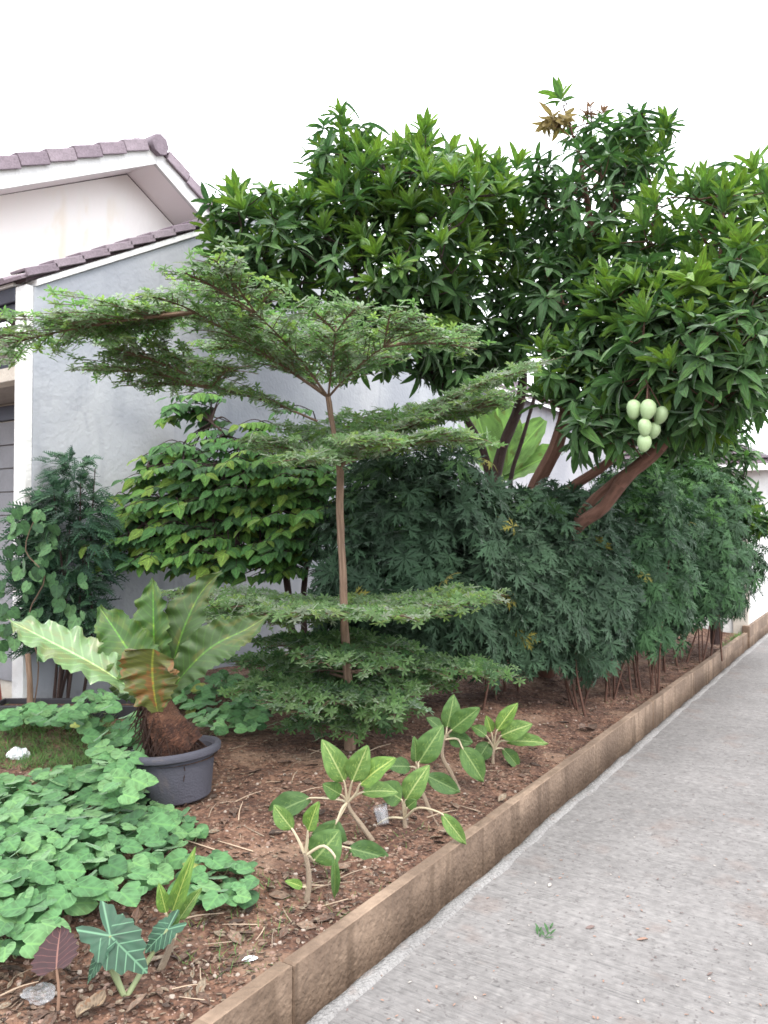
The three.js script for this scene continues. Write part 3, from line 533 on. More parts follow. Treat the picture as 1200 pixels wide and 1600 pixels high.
// ------------------------------------------------------------------ tiered umbrella tree
{
  const base = gnd(546, 1172), t = thing('umbrella_tree', 'slim umbrella tree with flat tiers of tiny pale green leaves', 'tree', base), r = rng(401);
  const T = 4.86, at = (x, y, d = 0) => P(x, y, T + d);
  const trunkPts = [base.clone().add(V(0, -0.06, 0)), at(546, 1090), at(539, 1000), at(536, 900), at(531, 800), at(532, 735)];
  part(t, 'trunk', local(tube(trunkPts, [0.036, 0.03, 0.029, 0.024, 0.025, 0.023], 9, 0.3, 3), base), barkTan);
  part(t, 'trunk', local(tube([at(531, 737), at(526, 700, 0.03), at(518, 655, 0.03), at(513, 620, 0.02)], [0.022, 0.019, 0.018, 0.017], 8, 0.3, 4), base), barkTan);
  const ros = (() => { const g = []; const l = stripLeaf((s) => 0.2 * Math.pow(Math.sin(Math.PI * (0.1 + s * 0.86)), 0.9) * (0.5 + s * 0.75), 3, 1, (s, u) => [0, 0.05 * Math.abs(u) - 0.1 * s * s, 0]);
    for (let i = 0; i < 6; i++) { const q = l.clone(); const k = 0.8 + 0.35 * hash2(i, 4, 2); q.scale(k, k, k); q.rotateX(-0.75 + 1.0 * hash2(i, 1, 1)); q.rotateY(i * 1.05 + hash2(i, 2, 3) * 0.4); g.push(q); } return merge(g); })();
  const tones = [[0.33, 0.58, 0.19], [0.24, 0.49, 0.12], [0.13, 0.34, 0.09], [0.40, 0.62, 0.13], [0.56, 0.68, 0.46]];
  const white = leafMat([1, 1, 1], texPlain, { through: 0.75, coat: 0.06, rough: 0.5 });
  function spray(name, mains, toneSet, den = 1, sub = 0.42, opt0 = 0.16, rise = 0.10) { // one tier: main boughs with flat side sprays
    const rows = [], twigs = [];
    for (const [a, b, arch] of mains) {
      const L = a.distanceTo(b), mid = a.clone().lerp(b, 0.5).add(V(0, arch, 0)), c = new THREE.QuadraticBezierCurve3(a, mid, b);
      part(t, 'branch', local(tube([a, c.getPoint(0.3), c.getPoint(0.6), c.getPoint(0.85), b], [0.004 + 0.006 * Math.min(1.3, L), 0.008 * Math.min(1.2, L + 0.2), 0.006, 0.005, 0.003], 6, 0.2, 5), base), barkTan);
      const put = (p, s) => { const m = poseMatrix(p.clone().sub(base), V(r() - 0.5, (r() - 0.5) * 0.3, r() - 0.5), V((r() - 0.5) * 1.5, 1, (r() - 0.5) * 1.5).addScaledVector(TOCAM, 0.6), s); rows.push([m, toneSet[(r() * toneSet.length) | 0]]); };
      const n = Math.round(L / 0.05 * den);
      for (let i = 0; i < n; i++) {
        const s = lerp(opt0, 1, (i + r() * 0.5) / n), p = c.getPoint(s), d = c.getTangent(s), side = d.clone().cross(UP).normalize();
        put(p.clone().add(V(0, 0.015, 0)), 0.040 + 0.014 * r());
        for (const sg of [-1, 1]) {
          if (r() < 0.12) continue;
          const len = sub * L * (0.3 + 0.7 * Math.sin(Math.PI * Math.min(1, 0.18 + s * 0.74))) * (0.55 + 0.6 * r()), ang = 0.75 + (r() - 0.5) * 0.4;
          const dir = d.clone().multiplyScalar(Math.cos(ang)).addScaledVector(side, sg * Math.sin(ang)).add(V(0, rise * (r() - 0.3), 0));
          const e = p.clone().addScaledVector(dir, len).add(V(0, -0.06 * len, 0)), q = p.clone().lerp(e, 0.5).add(V(0, 0.03 * len + 0.01 * r(), 0));
          twigs.push(tube([p, q, e], [0.0035, 0.0025, 0.0015], 4));
          const k = Math.max(2, Math.round(len / 0.043));
          for (let j = 1; j <= k; j++) { const f = j / k, u = p.clone().multiplyScalar((1 - f) * (1 - f)).addScaledVector(q, 2 * f * (1 - f)).addScaledVector(e, f * f); put(u.add(V((r() - 0.5) * 0.04, 0.012 + (r() - 0.5) * 0.055, (r() - 0.5) * 0.04)), 0.036 + 0.017 * r()); }
        }
      }
    }
    stuffPart(t, 'twigs', local(merge(twigs), base), barkTan);
    const im = shade(new THREE.InstancedMesh(ros, white, rows.length)); im.name = 'leaf_tier'; im.userData.kind = 'stuff'; if (name) im.userData.label = name;
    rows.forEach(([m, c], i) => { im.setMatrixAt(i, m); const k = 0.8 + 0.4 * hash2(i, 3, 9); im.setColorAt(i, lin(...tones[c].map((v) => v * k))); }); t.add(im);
  }
  const disc = (x, y, rx, rz, n, rise, off, arch = 0.05) => { const c = at(x, y), o = []; for (let i = 0; i < n; i++) { const a = off + (i + (r() - 0.5) * 0.5) / n * 6.283, k = 0.75 + 0.35 * r(); o.push([c.clone(), c.clone().addScaledVector(RIGHT, Math.cos(a) * rx * k).addScaledVector(FWD, Math.sin(a) * rz * k).add(V(0, rise * k + (r() - 0.5) * 0.05, 0)), arch]); } return o; };
  // lowest sprays by the ground, then the tier at chest height, then the two upper ones
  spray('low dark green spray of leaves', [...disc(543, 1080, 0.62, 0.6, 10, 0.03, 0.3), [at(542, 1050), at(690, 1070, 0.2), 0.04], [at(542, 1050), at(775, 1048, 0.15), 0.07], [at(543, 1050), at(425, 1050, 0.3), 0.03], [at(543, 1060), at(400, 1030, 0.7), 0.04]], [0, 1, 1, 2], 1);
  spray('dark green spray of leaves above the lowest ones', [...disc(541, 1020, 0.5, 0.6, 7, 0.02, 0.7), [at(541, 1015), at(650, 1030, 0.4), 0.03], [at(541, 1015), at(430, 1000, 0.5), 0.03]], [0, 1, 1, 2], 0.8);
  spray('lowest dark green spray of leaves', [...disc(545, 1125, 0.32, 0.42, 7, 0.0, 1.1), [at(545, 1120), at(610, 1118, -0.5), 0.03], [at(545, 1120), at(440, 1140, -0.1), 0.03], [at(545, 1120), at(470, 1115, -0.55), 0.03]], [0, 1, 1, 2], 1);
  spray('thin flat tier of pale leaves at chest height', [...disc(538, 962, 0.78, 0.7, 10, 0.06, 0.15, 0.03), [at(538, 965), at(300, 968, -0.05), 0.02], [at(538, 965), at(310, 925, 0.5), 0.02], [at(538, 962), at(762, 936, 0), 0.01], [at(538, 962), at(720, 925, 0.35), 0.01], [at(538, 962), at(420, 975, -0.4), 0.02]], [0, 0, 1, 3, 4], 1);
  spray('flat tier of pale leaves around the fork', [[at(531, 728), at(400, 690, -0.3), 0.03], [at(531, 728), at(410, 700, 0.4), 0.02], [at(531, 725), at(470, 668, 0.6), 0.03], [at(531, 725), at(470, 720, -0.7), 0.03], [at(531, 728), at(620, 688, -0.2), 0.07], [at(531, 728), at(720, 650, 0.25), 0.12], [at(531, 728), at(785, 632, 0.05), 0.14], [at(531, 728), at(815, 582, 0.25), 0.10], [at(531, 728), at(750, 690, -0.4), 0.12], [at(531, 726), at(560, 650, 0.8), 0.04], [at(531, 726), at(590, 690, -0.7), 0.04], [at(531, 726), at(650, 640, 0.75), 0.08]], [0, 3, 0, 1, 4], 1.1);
  const k = [513, 621, 0.02], q1 = [305, 488, -0.45], q2 = [400, 490, -0.6], q3 = [525, 520, -0.5], q4 = [600, 542, -0.3], q5 = [420, 548, 0.4], q6 = [330, 607, 0.1], q7 = [570, 562, 0.5];
  spray('wide top tier of pale leaves', [[k, q1, 0.03], [q1, [10, 538, -0.45], 0.05], [q1, [140, 530, 0.1], 0.04], [q1, [235, 510, 0.1], 0.04], [q2, [370, 500, 0.1], 0.02], [q2, [300, 455, -0.5], 0.02], [q6, [290, 560, 0.5], 0.04], [q6, [180, 545, -0.3], 0.06], [q6, [360, 575, -0.4], 0.03], [q5, [400, 560, 0.8], 0.03], [q4, [670, 515, -0.4], 0.03], [q7, [600, 560, 0.0], 0.03], [q3, [470, 545, 0.1], 0.02], [q4, [610, 490, -0.7], 0.02], [q1, [110, 510, -0.35], 0.04], [q1, [225, 462, -0.75], 0.03], [q1, [165, 520, -0.1], 0.05], [k, q2, 0.06], [q2, [285, 425, -0.95], 0.03], [q2, [335, 406, -1.0], 0.02], [q2, [425, 455, -0.85], 0.02],
    [k, q3, 0.04], [q3, [560, 478, -0.8], 0.02], [q3, [480, 480, -0.8], 0.02], [q3, [525, 490, -0.2], 0.02], [k, q4, 0.05], [q4, [650, 490, -0.6], 0.03], [q4, [745, 546, -0.2], 0.06], [q4, [700, 532, 0.2], 0.04], [k, q5, 0.04], [q5, [325, 548, 0.7], 0.04], [q5, [440, 512, 0.9], 0.02], [q5, [360, 520, 0.1], 0.03],
    [[496, 658, 0.03], q6, 0.05], [q6, [148, 580, 0.1], 0.08], [q6, [215, 608, 0.4], 0.06], [q6, [240, 535, -0.15], 0.04], [k, q7, 0.03], [q7, [608, 520, 0.8], 0.03], [q7, [515, 518, 0.85], 0.03], [q7, [640, 545, 0.5], 0.03]].map(([a, b, c]) => [at(...a), at(...b), c]), [0, 0, 3, 1, 4], 0.9, 0.5, 0.2, 0.24);
}

// ------------------------------------------------------------------ lobed hedge shrubs along the kerb
function lobedShrub(label, c, rad, n, seed, tones, stems, opt = {}) {
  const ctr = P(...c), base = ctr.clone().setY(soilY(ctr.x, ctr.z)), t = thing('hedge_shrub', label, 'shrub', base, 'lobed hedge shrubs along the kerb'), r = rng(seed), leaves = [];
  const stemGeos = [];
  for (let k = 0; k < stems; k++) {
    const a = r() * 6.28, q = Math.sqrt(r()), x = ctr.x + Math.cos(a) * q * 0.22 - (opt.lean ?? 0), z = ctr.z + (r() * 2 - 1) * rad[0] * 0.75;
    const foot = V(x, soilY(x, z) - 0.02, z), top = V(x + (r() - 0.5) * 0.35, ctr.y + (r() - 0.2) * rad[1] * 0.6, z + (r() - 0.5) * 0.35);
    const g = tube([foot, foot.clone().lerp(top, 0.4).add(V((r() - 0.5) * 0.14, 0, (r() - 0.5) * 0.14)), top], [0.007 + r() * 0.007, 0.007, 0.004], 5, 0.2, k);
    part(t, 'stem', local(g, base), barkRed);
  }
  for (let k = 0; k < n; k++) {
    const d = randDir(r); if (d.y < -0.75) continue;
    const f = Math.pow(lerp(0.18, 1, r()), 0.4), lump = 1 + (fbm(d.x * 2.6 + seed, d.y * 2.6 + d.z * 2.1, 0, seed, 3) - 0.5) * 0.55;
    const loc = V(d.x * rad[0], d.y * rad[1] * (d.y < 0 ? (opt.low ?? 0.85) : 1), d.z * rad[2]).multiplyScalar(f * lump);
    const p = ctr.clone().addScaledVector(opt.axis ?? RIGHT, loc.x).addScaledVector(opt.axis2 ?? FWD, loc.z); p.y += loc.y;
    if (p.y < 0.2 || p.x < -5.4) continue;
    const out = (opt.axis ?? RIGHT).clone().multiplyScalar(d.x).addScaledVector(opt.axis2 ?? FWD, d.z).addScaledVector(UP, d.y * 0.8).normalize();
    const droop = opt.droop ?? 0.4, dir = out.clone().multiplyScalar(0.5).addScaledVector(UP, -droop).addScaledVector(randDir(r), 0.6).normalize();
    const nn = out.clone().addScaledVector(UP, 0.55).addScaledVector(randDir(r), 0.35).normalize();
    const fresh = smooth(0.35, 0.95, d.y) * (opt.fresh ?? 0.25);
    leaves.push({ p, dir, n: nn, size: (opt.leaf ?? 0.14) * (0.55 + 0.75 * r()), tone: r() < 0.004 ? 4 : r() < fresh ? 0 : r() < 0.35 ? 1 : r() < 0.7 ? 2 : 3, g: (r() * 4) | 0, roll: (r() - 0.5) * 0.6 });
  }
  leafSet(t, leaves, opt.geos ?? palmGeos, tones, texPlain, { cell: 15, mat: { through: 0.25, coat: 0.13, rough: 0.42 } });
  return t;
}
const blueGreens = [[0.105, 0.25, 0.075], [0.08, 0.18, 0.092], [0.066, 0.147, 0.078], [0.054, 0.118, 0.066], [0.38, 0.36, 0.07]], hedgeGreens = [[0.12, 0.31, 0.075], [0.085, 0.22, 0.08], [0.066, 0.17, 0.072], [0.054, 0.125, 0.062], [0.36, 0.36, 0.08]];
const AX = V(0, 0, -1), AX2 = V(-1, 0, 0); // along and across the kerb
lobedShrub('large dark blue-green lobed shrub behind the umbrella tree trunk', [648, 905, 6.0], [0.82, 1.08, 0.62], 3500, 501, blueGreens, 8);
lobedShrub('dark blue-green lobed shrub under the slender mango stems', [785, 925, 6.3], [0.68, 0.9, 0.6], 3000, 502, blueGreens, 8);
lobedShrub('greyish lobed shrub in middle of the hedge below the bent limb', [890, 925, 6.6], [0.72, 0.9, 0.5], 3300, 503, blueGreens, 13, { axis: AX, axis2: AX2, lean: -0.12 });
lobedShrub('taller green lobed shrub right of the bent mango limb', [990, 890, 7.5], [0.98, 1.06, 0.6], 3700, 504, hedgeGreens, 15, { axis: AX, axis2: AX2, fresh: 0.5, lean: -0.12, droop: 0.75 });
lobedShrub('drooping green lobed shrub at right end of hedge before white wall', [1085, 870, 9.0], [1.25, 1.06, 0.7], 3200, 505, hedgeGreens, 11, { axis: AX, axis2: AX2, fresh: 0.5, lean: -0.1, droop: 0.85 });

// ------------------------------------------------------------------ bright broad-leaved bush against the wall
{
  const base = gnd(462, 1010).setX(-4.55); base.copy(P(462, 1010, 6.75)); base.y = soilY(base.x, base.z);
  const t = thing('leafy_bush', 'bright green bush with drooping ovate leaves against the grey wall', 'shrub', base), r = rng(601), leaves = [], nodes = [];
  limb(t, [base, [452, 940, 6.7], [446, 880, 6.65], [450, 800, 6.6], [400, 720, 6.5], [330, 660, 6.5]], [0.035, 0.032, 0.03, 0.025, 0.018, 0.008], barkDark, nodes, 'trunk');
  limb(t, [base.clone().add(RIGHT.clone().multiplyScalar(0.1)), [474, 930, 6.8], [480, 870, 6.8], [470, 790, 6.8], [500, 700, 6.8]], [0.03, 0.026, 0.024, 0.018, 0.01], barkDark, nodes, 'trunk');
  limb(t, [[448, 830, 6.6], [380, 800, 6.4], [280, 790, 6.2], [180, 850, 6.0]], [0.02, 0.016, 0.012, 0.006], barkDark, nodes);
  limb(t, [[450, 790, 6.6], [360, 740, 6.2], [280, 720, 6.1], [230, 730, 6.1]], [0.02, 0.016, 0.01, 0.006], barkDark, nodes);
  const spots = [];
  const blob = (x, y, t0, rx, ry, n, rz = 0.4) => { for (let i = 0; i < n; i++) { const a = r() * 6.28, q = Math.sqrt(r()); spots.push([x + Math.cos(a) * q * rx, y + Math.sin(a) * q * ry, t0 + (r() - 0.5) * 2 * rz]); } };
  blob(330, 800, 6.15, 160, 90, 115); blob(445, 780, 6.3, 75, 85, 60); blob(210, 850, 6.0, 78, 50, 36, 0.25); blob(300, 730, 6.25, 95, 42, 34, 0.25); blob(280, 650, 6.5, 42, 40, 12, 0.15); blob(400, 670, 6.5, 55, 40, 8, 0.3); blob(330, 800, 6.2, 165, 95, 120); blob(350, 885, 6.2, 110, 22, 22, 0.2); blob(430, 880, 6.3, 50, 25, 8, 0.2);
  const twigs = [];
  for (const [x, y, d] of spots) {
    const e = P(x, y, d); if (e.x < -5.42) e.x = -5.42 + r() * 0.1;
    const go = TOCAM.clone().multiplyScalar(0.3 + r() * 0.4).addScaledVector(RIGHT, -0.5 + (r() - 0.5) * 1.3).add(V(0, -0.05, 0)).normalize(), L = 0.22 + 0.16 * r(), a = e.clone().addScaledVector(go, -L), mid = e.clone().addScaledVector(go, -L * 0.5).add(V(0, 0.05, 0));
    if (a.x < -5.45) a.x = -5.45;
    twigs.push(tube([a, mid, e], [0.005, 0.004, 0.002], 4));
    let best = null, bd = 1e9; for (const n of nodes) { const q = n.distanceTo(a); if (q < bd) { bd = q; best = n; } }
    if (bd < 1.2) { twigs.push(tube([best, best.clone().lerp(a, 0.5).add(V(0, 0.05, 0)), a], [0.008, 0.007, 0.005], 4)); }
    const c = new THREE.QuadraticBezierCurve3(a, mid, e), side = go.clone().cross(UP).normalize(), bright = r();
    for (let i = 0; i < 7; i++) for (const s of i === 6 ? [0] : [-1, 1]) {
      const f = 0.12 + i / 6 * 0.88, p = c.getPoint(f), dir = side.clone().multiplyScalar(s * (0.8 + r() * 0.3)).addScaledVector(go, s ? 0.35 : 1).add(V(0, -0.25 - r() * 0.55, 0)).normalize();
      leaves.push({ p, dir, n: UP.clone().addScaledVector(TOCAM, 0.55).addScaledVector(randDir(r), 0.3).normalize(), size: (0.085 + 0.05 * r()) * (i === 6 ? 1.15 : 1), tone: f > 0.72 && bright > 0.35 ? (r() < 0.45 ? 0 : 1) : bright > 0.7 ? (r() < 0.5 ? 1 : 2) : r() < 0.6 ? 2 : 3, g: (r() * 2) | 0, roll: (r() - 0.5) * 0.5 });
    }
  }
  stuffPart(t, 'twigs', local(merge(twigs), base), barkDark);
  leafSet(t, leaves, ovateGeos, [[0.34, 0.53, 0.08], [0.21, 0.45, 0.075], [0.13, 0.34, 0.08], [0.085, 0.22, 0.072]], texOvate, { mat: { through: 0.38, coat: 0.14, rough: 0.4 } });
}
{ // dark feathery shrub with a creeper in front of the wall end
  const base = P(95, 1080, 6.0); base.y = soilY(base.x, base.z);
  const t = thing('climbing_shrub', 'dark feathery shrub overgrown by creeper before the white wall end', 'shrub', base), r = rng(611), leaves = [], stems = [];
  for (let k = 0; k < 7; k++) { const e = P(70 + r() * 80, 730 + r() * 160, 5.75 + r() * 0.2), f = base.clone().add(V((r() - 0.5) * 0.3, 0, (r() - 0.5) * 0.3)); part(t, 'stem', local(tube([f, f.clone().lerp(e, 0.5).add(V((r() - 0.5) * 0.15, 0, (r() - 0.5) * 0.15)), e], [0.014, 0.01, 0.004], 5, 0.2, k), base), barkDark); }
  const rowY = (y) => (y < 760 ? [105, 36] : y < 800 ? [105, 62] : y < 900 ? [95, 78] : [85, 72]);
  for (let k = 0; k < 1500; k++) {
    const y = 712 + 300 * Math.pow(r(), 0.85), [cx, hw] = rowY(y), x = cx + (r() * 2 - 1) * hw, p = P(x, y, 5.7 + r() * 0.45); if (p.x < -5.45) p.x = -5.45 + r() * 0.08;
    const out = RIGHT.clone().multiplyScalar((x - cx) / hw).addScaledVector(TOCAM, 0.5).add(V(0, 0.3, 0)).addScaledVector(randDir(r), 0.6).normalize();
    leaves.push({ p, dir: out.clone().add(V(0, -0.25, 0)).normalize(), n: UP.clone().addScaledVector(TOCAM, 0.5).addScaledVector(randDir(r), 0.4).normalize(), size: (y < 770 ? 0.10 : 0.14) * (0.7 + 0.5 * r()), tone: r() < 0.25 ? 0 : r() < 0.6 ? 1 : 2, g: (r() * 2) | 0 });
  }
  leafSet(t, leaves, ferny, [[0.10, 0.26, 0.11], [0.065, 0.18, 0.09], [0.045, 0.12, 0.07]], texPlain, { max: 200, cell: 14, mat: { through: 0.28, coat: 0.12 } });
  const b2 = P(50, 1060, 5.6); b2.y = soilY(b2.x, b2.z);
  const v = thing('creeper', 'pale heart leaved creeper climbing beside white wall end', 'vine', b2), L2 = [], pts = [[60, 1040, 5.6], [45, 960, 5.55], [70, 900, 5.5], [40, 860, 5.5], [58, 800, 5.55]];
  part(v, 'stem', local(tube([b2, ...pts.map((q) => P(...q))], [0.006, 0.005, 0.005, 0.004, 0.003], 5), b2), barkTan);
  for (let k = 0; k < 95; k++) { const y = 790 + r() * 250, x = clamp(48 + (r() - 0.5) * (y > 900 ? 170 : 76), 3, 160); L2.push({ p: P(x, y, 5.45 + r() * 0.25), dir: V(r() - 0.5, -0.7, r() - 0.5).addScaledVector(RIGHT, r() - 0.5).normalize(), n: TOCAM.clone().add(V(0, 0.6, 0)).addScaledVector(randDir(r), 0.5).normalize(), size: 0.045 + 0.045 * r(), tone: r() < 0.4 ? 0 : r() < 0.7 ? 1 : 2, g: (r() * 3) | 0 }); }
  leafSet(v, L2, heartGeos, [[0.15, 0.30, 0.12], [0.08, 0.19, 0.07], [0.05, 0.12, 0.05]], texHeart, { max: 95 });
}
{ // banana plant by the back wall
  const base = P(785, 900, 10.3); base.y = 0.12; const t = thing('banana_plant', 'banana plant with broad bright leaves behind the mango stems', 'plant', base), r = rng(621);
  const bm = leafMat([0.2, 0.38, 0.08], leafTex(130, 40, { slant: 0.12, vein: 0.84, blade: 0.78 }), { through: 0.45, coat: 0.2 });
  part(t, 'stem', local(tube([base, P(782, 800, 10.3), P(780, 740, 10.3)], [0.09, 0.075, 0.05], 9), base), std({ color: lin(0.2, 0.27, 0.1), roughness: 0.7, map: rep(patchT, 4, 1) }));
  for (const [a, b, w, d] of [[[775, 745, 10.3], [735, 615, 10.2], 0.24, 0.1], [[783, 745, 10.3], [775, 610, 10.4], 0.26, 0.06], [[785, 740, 10.3], [850, 655, 10.2], 0.26, 0.3], [[787, 750, 10.3], [880, 700, 10.0], 0.28, 0.35], [[778, 760, 10.3], [720, 690, 10], 0.2, 0.4]]) {
    const A = P(...a), B = P(...b), L = A.distanceTo(B), g = stripLeaf((s) => w * Math.pow(Math.sin(Math.PI * (0.06 + 0.9 * s)), 0.6), 12, 2, (s, u) => [0, -d * s * s * 0.5 + d * s * 0.35 + Math.abs(u) * 0.07 + 0.015 * Math.sin(s * 40 + u * 3) * Math.abs(u), 0]);
    placeMesh(part(t, 'leaf', g, bm), poseMatrix(A.clone().sub(base), B.clone().sub(A), UP.clone().addScaledVector(TOCAM, 0.9), L));
  }
}
// ------------------------------------------------------------------ potted wavy-leaved plant
function ribbon(pts, half, hint, { ruf = 0.02, waves = 12, chan = 0.35, ns = 44, nw = 5, ph = 0, twist = 0 } = {}) { // strap leaf along points, ruffled at its margins
  const c = new THREE.CatmullRomCurve3(pts, false, 'centripetal'), pos = [], idx = [], uv = [], w = nw * 2 + 1, L = c.getLength();
  for (let i = 0; i <= ns; i++) {
    const s = i / ns, p = c.getPointAt(s), d = c.getTangentAt(s), n0 = hint.clone().sub(d.clone().multiplyScalar(hint.dot(d))).normalize(); if (twist) n0.applyAxisAngle(d, twist * s);
    const side = n0.clone().cross(d), f = s * (half.length - 1), k = Math.min(half.length - 2, Math.floor(f)), h = lerp(half[k], half[k + 1], smooth(0, 1, f - k));
    for (let q = -nw; q <= nw; q++) {
      const u = q / nw, e = u * u, wav = Math.sin(s * waves * 6.283 + ph + u * 1.3) + 0.6 * Math.sin(s * waves * 9.7 + u * 4 + ph * 2);
      const jag = 1 + e * 0.07 * Math.sin(s * waves * 17 + ph * 3 + u * 2), x = u * h * jag, y = Math.abs(u) * h * chan + ruf * e * wav * smooth(0, 0.25, s);
      const v = p.clone().addScaledVector(side, x).addScaledVector(n0, y); pos.push(v.x, v.y, v.z); uv.push(0.5 + u * 0.5, s);
    }
  }
  for (let i = 0; i < ns; i++) for (let k = 0; k < w - 1; k++) { const a = i * w + k; idx.push(a, a + w, a + 1, a + 1, a + w, a + w + 1); }
  return geoFrom(pos, idx, uv);
}
const potBase = gnd(279, 1246);
{
  const c = potBase, tp = depthOf(c), t = thing('plant_pot', 'weathered black round plastic pot holding the wavy leaved plant', 'plant pot', c);
  const T2 = dataTex(256, (u, v) => { const n = fbm(u * 6, v * 5, 6, 141, 5), m = smooth(0.56, 0.72, fbm(u * 12, v * 3, 12, 143, 4)); return mixc(mixc([0.30, 0.30, 0.33], [0.42, 0.42, 0.46], n), [0.62, 0.55, 0.48], m * 0.55); }, true);
  const mp = std({ color: lin(0.5, 0.5, 0.54), map: T2, roughness: 0.72, bumpMap: rep(grainT, 4), bumpScale: 0.002, side: THREE.DoubleSide });
  const prof = [[0.02, 0.004], [0.155, 0], [0.166, 0.012], [0.186, 0.13], [0.203, 0.235], [0.205, 0.243], [0.19, 0.243], [0.172, 0.1]].map(([x, y]) => new THREE.Vector2(x, y));
  const wallg = new THREE.LatheGeometry(prof, 72); { const p = wallg.attributes.position; for (let i = 0; i < p.count; i++) { const a = Math.atan2(p.getZ(i), p.getX(i)), y = p.getY(i), q = y > 0.01 && y < 0.22 ? 1 + 0.006 * Math.sin(a * 36) : 1; p.setX(i, p.getX(i) * q); p.setZ(i, p.getZ(i) * q); } wallg.computeVertexNormals(); }
  const tilt = new THREE.Euler(0.02, 0, 0.10);
  const a = part(t, 'pot_wall', wallg, mp); a.rotation.copy(tilt);
  const rim = part(t, 'rim', new THREE.LatheGeometry([[0.196, 0.222], [0.226, 0.222], [0.234, 0.229], [0.236, 0.252], [0.229, 0.262], [0.212, 0.263], [0.203, 0.255], [0.196, 0.222]].map(([x, y]) => new THREE.Vector2(x, y)), 56), mp); rim.rotation.copy(tilt);
  const sg = new THREE.CircleGeometry(0.198, 40, 0, 6.2832); sg.rotateX(-Math.PI / 2); const d = part(t, 'potting_soil', sg, matSoil); d.position.y = 0.205; d.rotation.copy(tilt);
  // plant
  const b = c.clone().add(V(0, 0.2, 0)), p = thing('wavy_leaf_plant', 'large plant with ruffled strap leaves rooted in black pot', 'potted plant', b), r = rng(701), Q = (x, y, dd = 0) => P(x, y, tp + dd);
  const rootM = std({ color: lin(0.27, 0.19, 0.14), roughness: 1, map: rep(soilT, 2), bumpMap: rep(soilB, 3), bumpScale: 0.02 });
  const axis = [Q(280, 1172, 0), Q(258, 1135, -0.02), Q(242, 1092, 0)];
  const crown = tube(axis, [0.112, 0.094, 0.06], 16, 0.6, 9), strands = [];
  for (let k = 0; k < 620; k++) { const f = r(), q = axis[0].clone().lerp(axis[2], f), a1 = r() * 6.28, R = lerp(0.114, 0.062, f), o = RIGHT.clone().multiplyScalar(Math.cos(a1)).addScaledVector(FWD, Math.sin(a1)); const s0 = q.clone().addScaledVector(o, R * 0.9), s1 = q.clone().addScaledVector(o, R * 1.06).add(V((r() - 0.5) * 0.06, -0.04, (r() - 0.5) * 0.06)), s2 = s1.clone().add(V((r() - 0.5) * 0.1, -0.05 - 0.05 * r(), (r() - 0.5) * 0.1)).addScaledVector(o, 0.02); strands.push(tube([s0, s1, s2], [0.004, 0.0035, 0.002], 4)); }
  part(p, 'root_mass', local(crown, b), rootM, 'brown fibrous root mass'); stuffPart(p, 'root_fibres', local(merge(strands), b), rootM);
  const lt = (c0, c1, seed) => dataTex(128, (u, v) => { const x = Math.abs(u - 0.5) * 2, n = fbm(u * 7, v * 9, 0, seed, 4); let k = mixc(c0, c1, smooth(0.5, 0.68, n + 0.12 * (v - 0.5))); const ph = (v - x * 0.14) * 15, f = Math.abs(ph - Math.round(ph)); k = k.map((q) => q * lerp(1.25, 1, smooth(0.02, 0.10, f))); return k.map((q) => q * lerp(1.55, 1, smooth(0.02, 0.06, x))); }, true);
  const lm = (c0, c1, seed, o = {}) => phys({ color: lin(0.92, 0.92, 0.92), map: lt(c0, c1, seed), roughness: 0.7, transmission: 0.2, thickness: 0, clearcoat: 0.22, clearcoatRoughness: 0.35, side: THREE.DoubleSide, ...o });
  const gA = lm([0.19, 0.33, 0.07], [0.26, 0.36, 0.08], 151), gB = lm([0.18, 0.29, 0.07], [0.27, 0.31, 0.09], 152), gC = lm([0.31, 0.33, 0.11], [0.42, 0.29, 0.10], 153), gSheen = lm([0.40, 0.52, 0.32], [0.42, 0.48, 0.28], 154, { clearcoat: 1, clearcoatRoughness: 0.22 });  // last green is paler: sky sheen partly put into its colour, besides the gloss
  const tc = TOCAM.clone(), px = (n) => n * tp / FPX;
  const leaf = (pts, half, hint, mat, o, l) => part(p, 'leaf', local(ribbon(pts, half.map(px), hint, o), b), mat, l);
  leaf([Q(236, 1098), Q(196, 1070, -0.05), Q(150, 1040, -0.08), Q(80, 1003, -0.06), Q(12, 968, 0)], [6, 16, 34, 38, 27, 3], tc.clone().multiplyScalar(0.5).add(V(0, 0.75, 0)).addScaledVector(RIGHT, 0.2), gSheen, { ph: 1, waves: 7, ruf: 0.022, chan: 0.22 }, 'long glossy leaf reaching left');
  leaf([Q(240, 1098), Q(220, 1050, 0.02), Q(190, 1000, 0.06), Q(155, 948, 0.1)], [6, 24, 40, 38, 27, 4], tc.clone().add(V(0, 0.3, 0)).addScaledVector(RIGHT, 0.3), gA, { ph: 2, waves: 6, ruf: 0.022 });
  leaf([Q(250, 1095, 0.06), Q(242, 1030, 0.1), Q(240, 970, 0.12), Q(239, 902, 0.14)], [6, 24, 36, 34, 25, 2], tc.clone().addScaledVector(RIGHT, -0.25), gA, { ph: 3, waves: 7, ruf: 0.018 });
  leaf([Q(256, 1095, 0.06), Q(272, 1030, 0.1), Q(292, 970, 0.14), Q(315, 925, 0.16), Q(346, 893, 0.12)], [6, 23, 38, 36, 20, 4], tc.clone().addScaledVector(RIGHT, -0.4), gB, { ph: 4.4, waves: 7, ruf: 0.02 });
  leaf([Q(258, 1098, 0.02), Q(288, 1052, -0.02), Q(332, 1010, -0.03), Q(385, 983, 0.02), Q(420, 962, 0.06)], [6, 18, 30, 33, 22, 3], tc.clone().add(V(0, 0.2, 0)).addScaledVector(RIGHT, -0.25), gB, { ph: 5, waves: 8, ruf: 0.018 }, 'dark leaf reaching right');
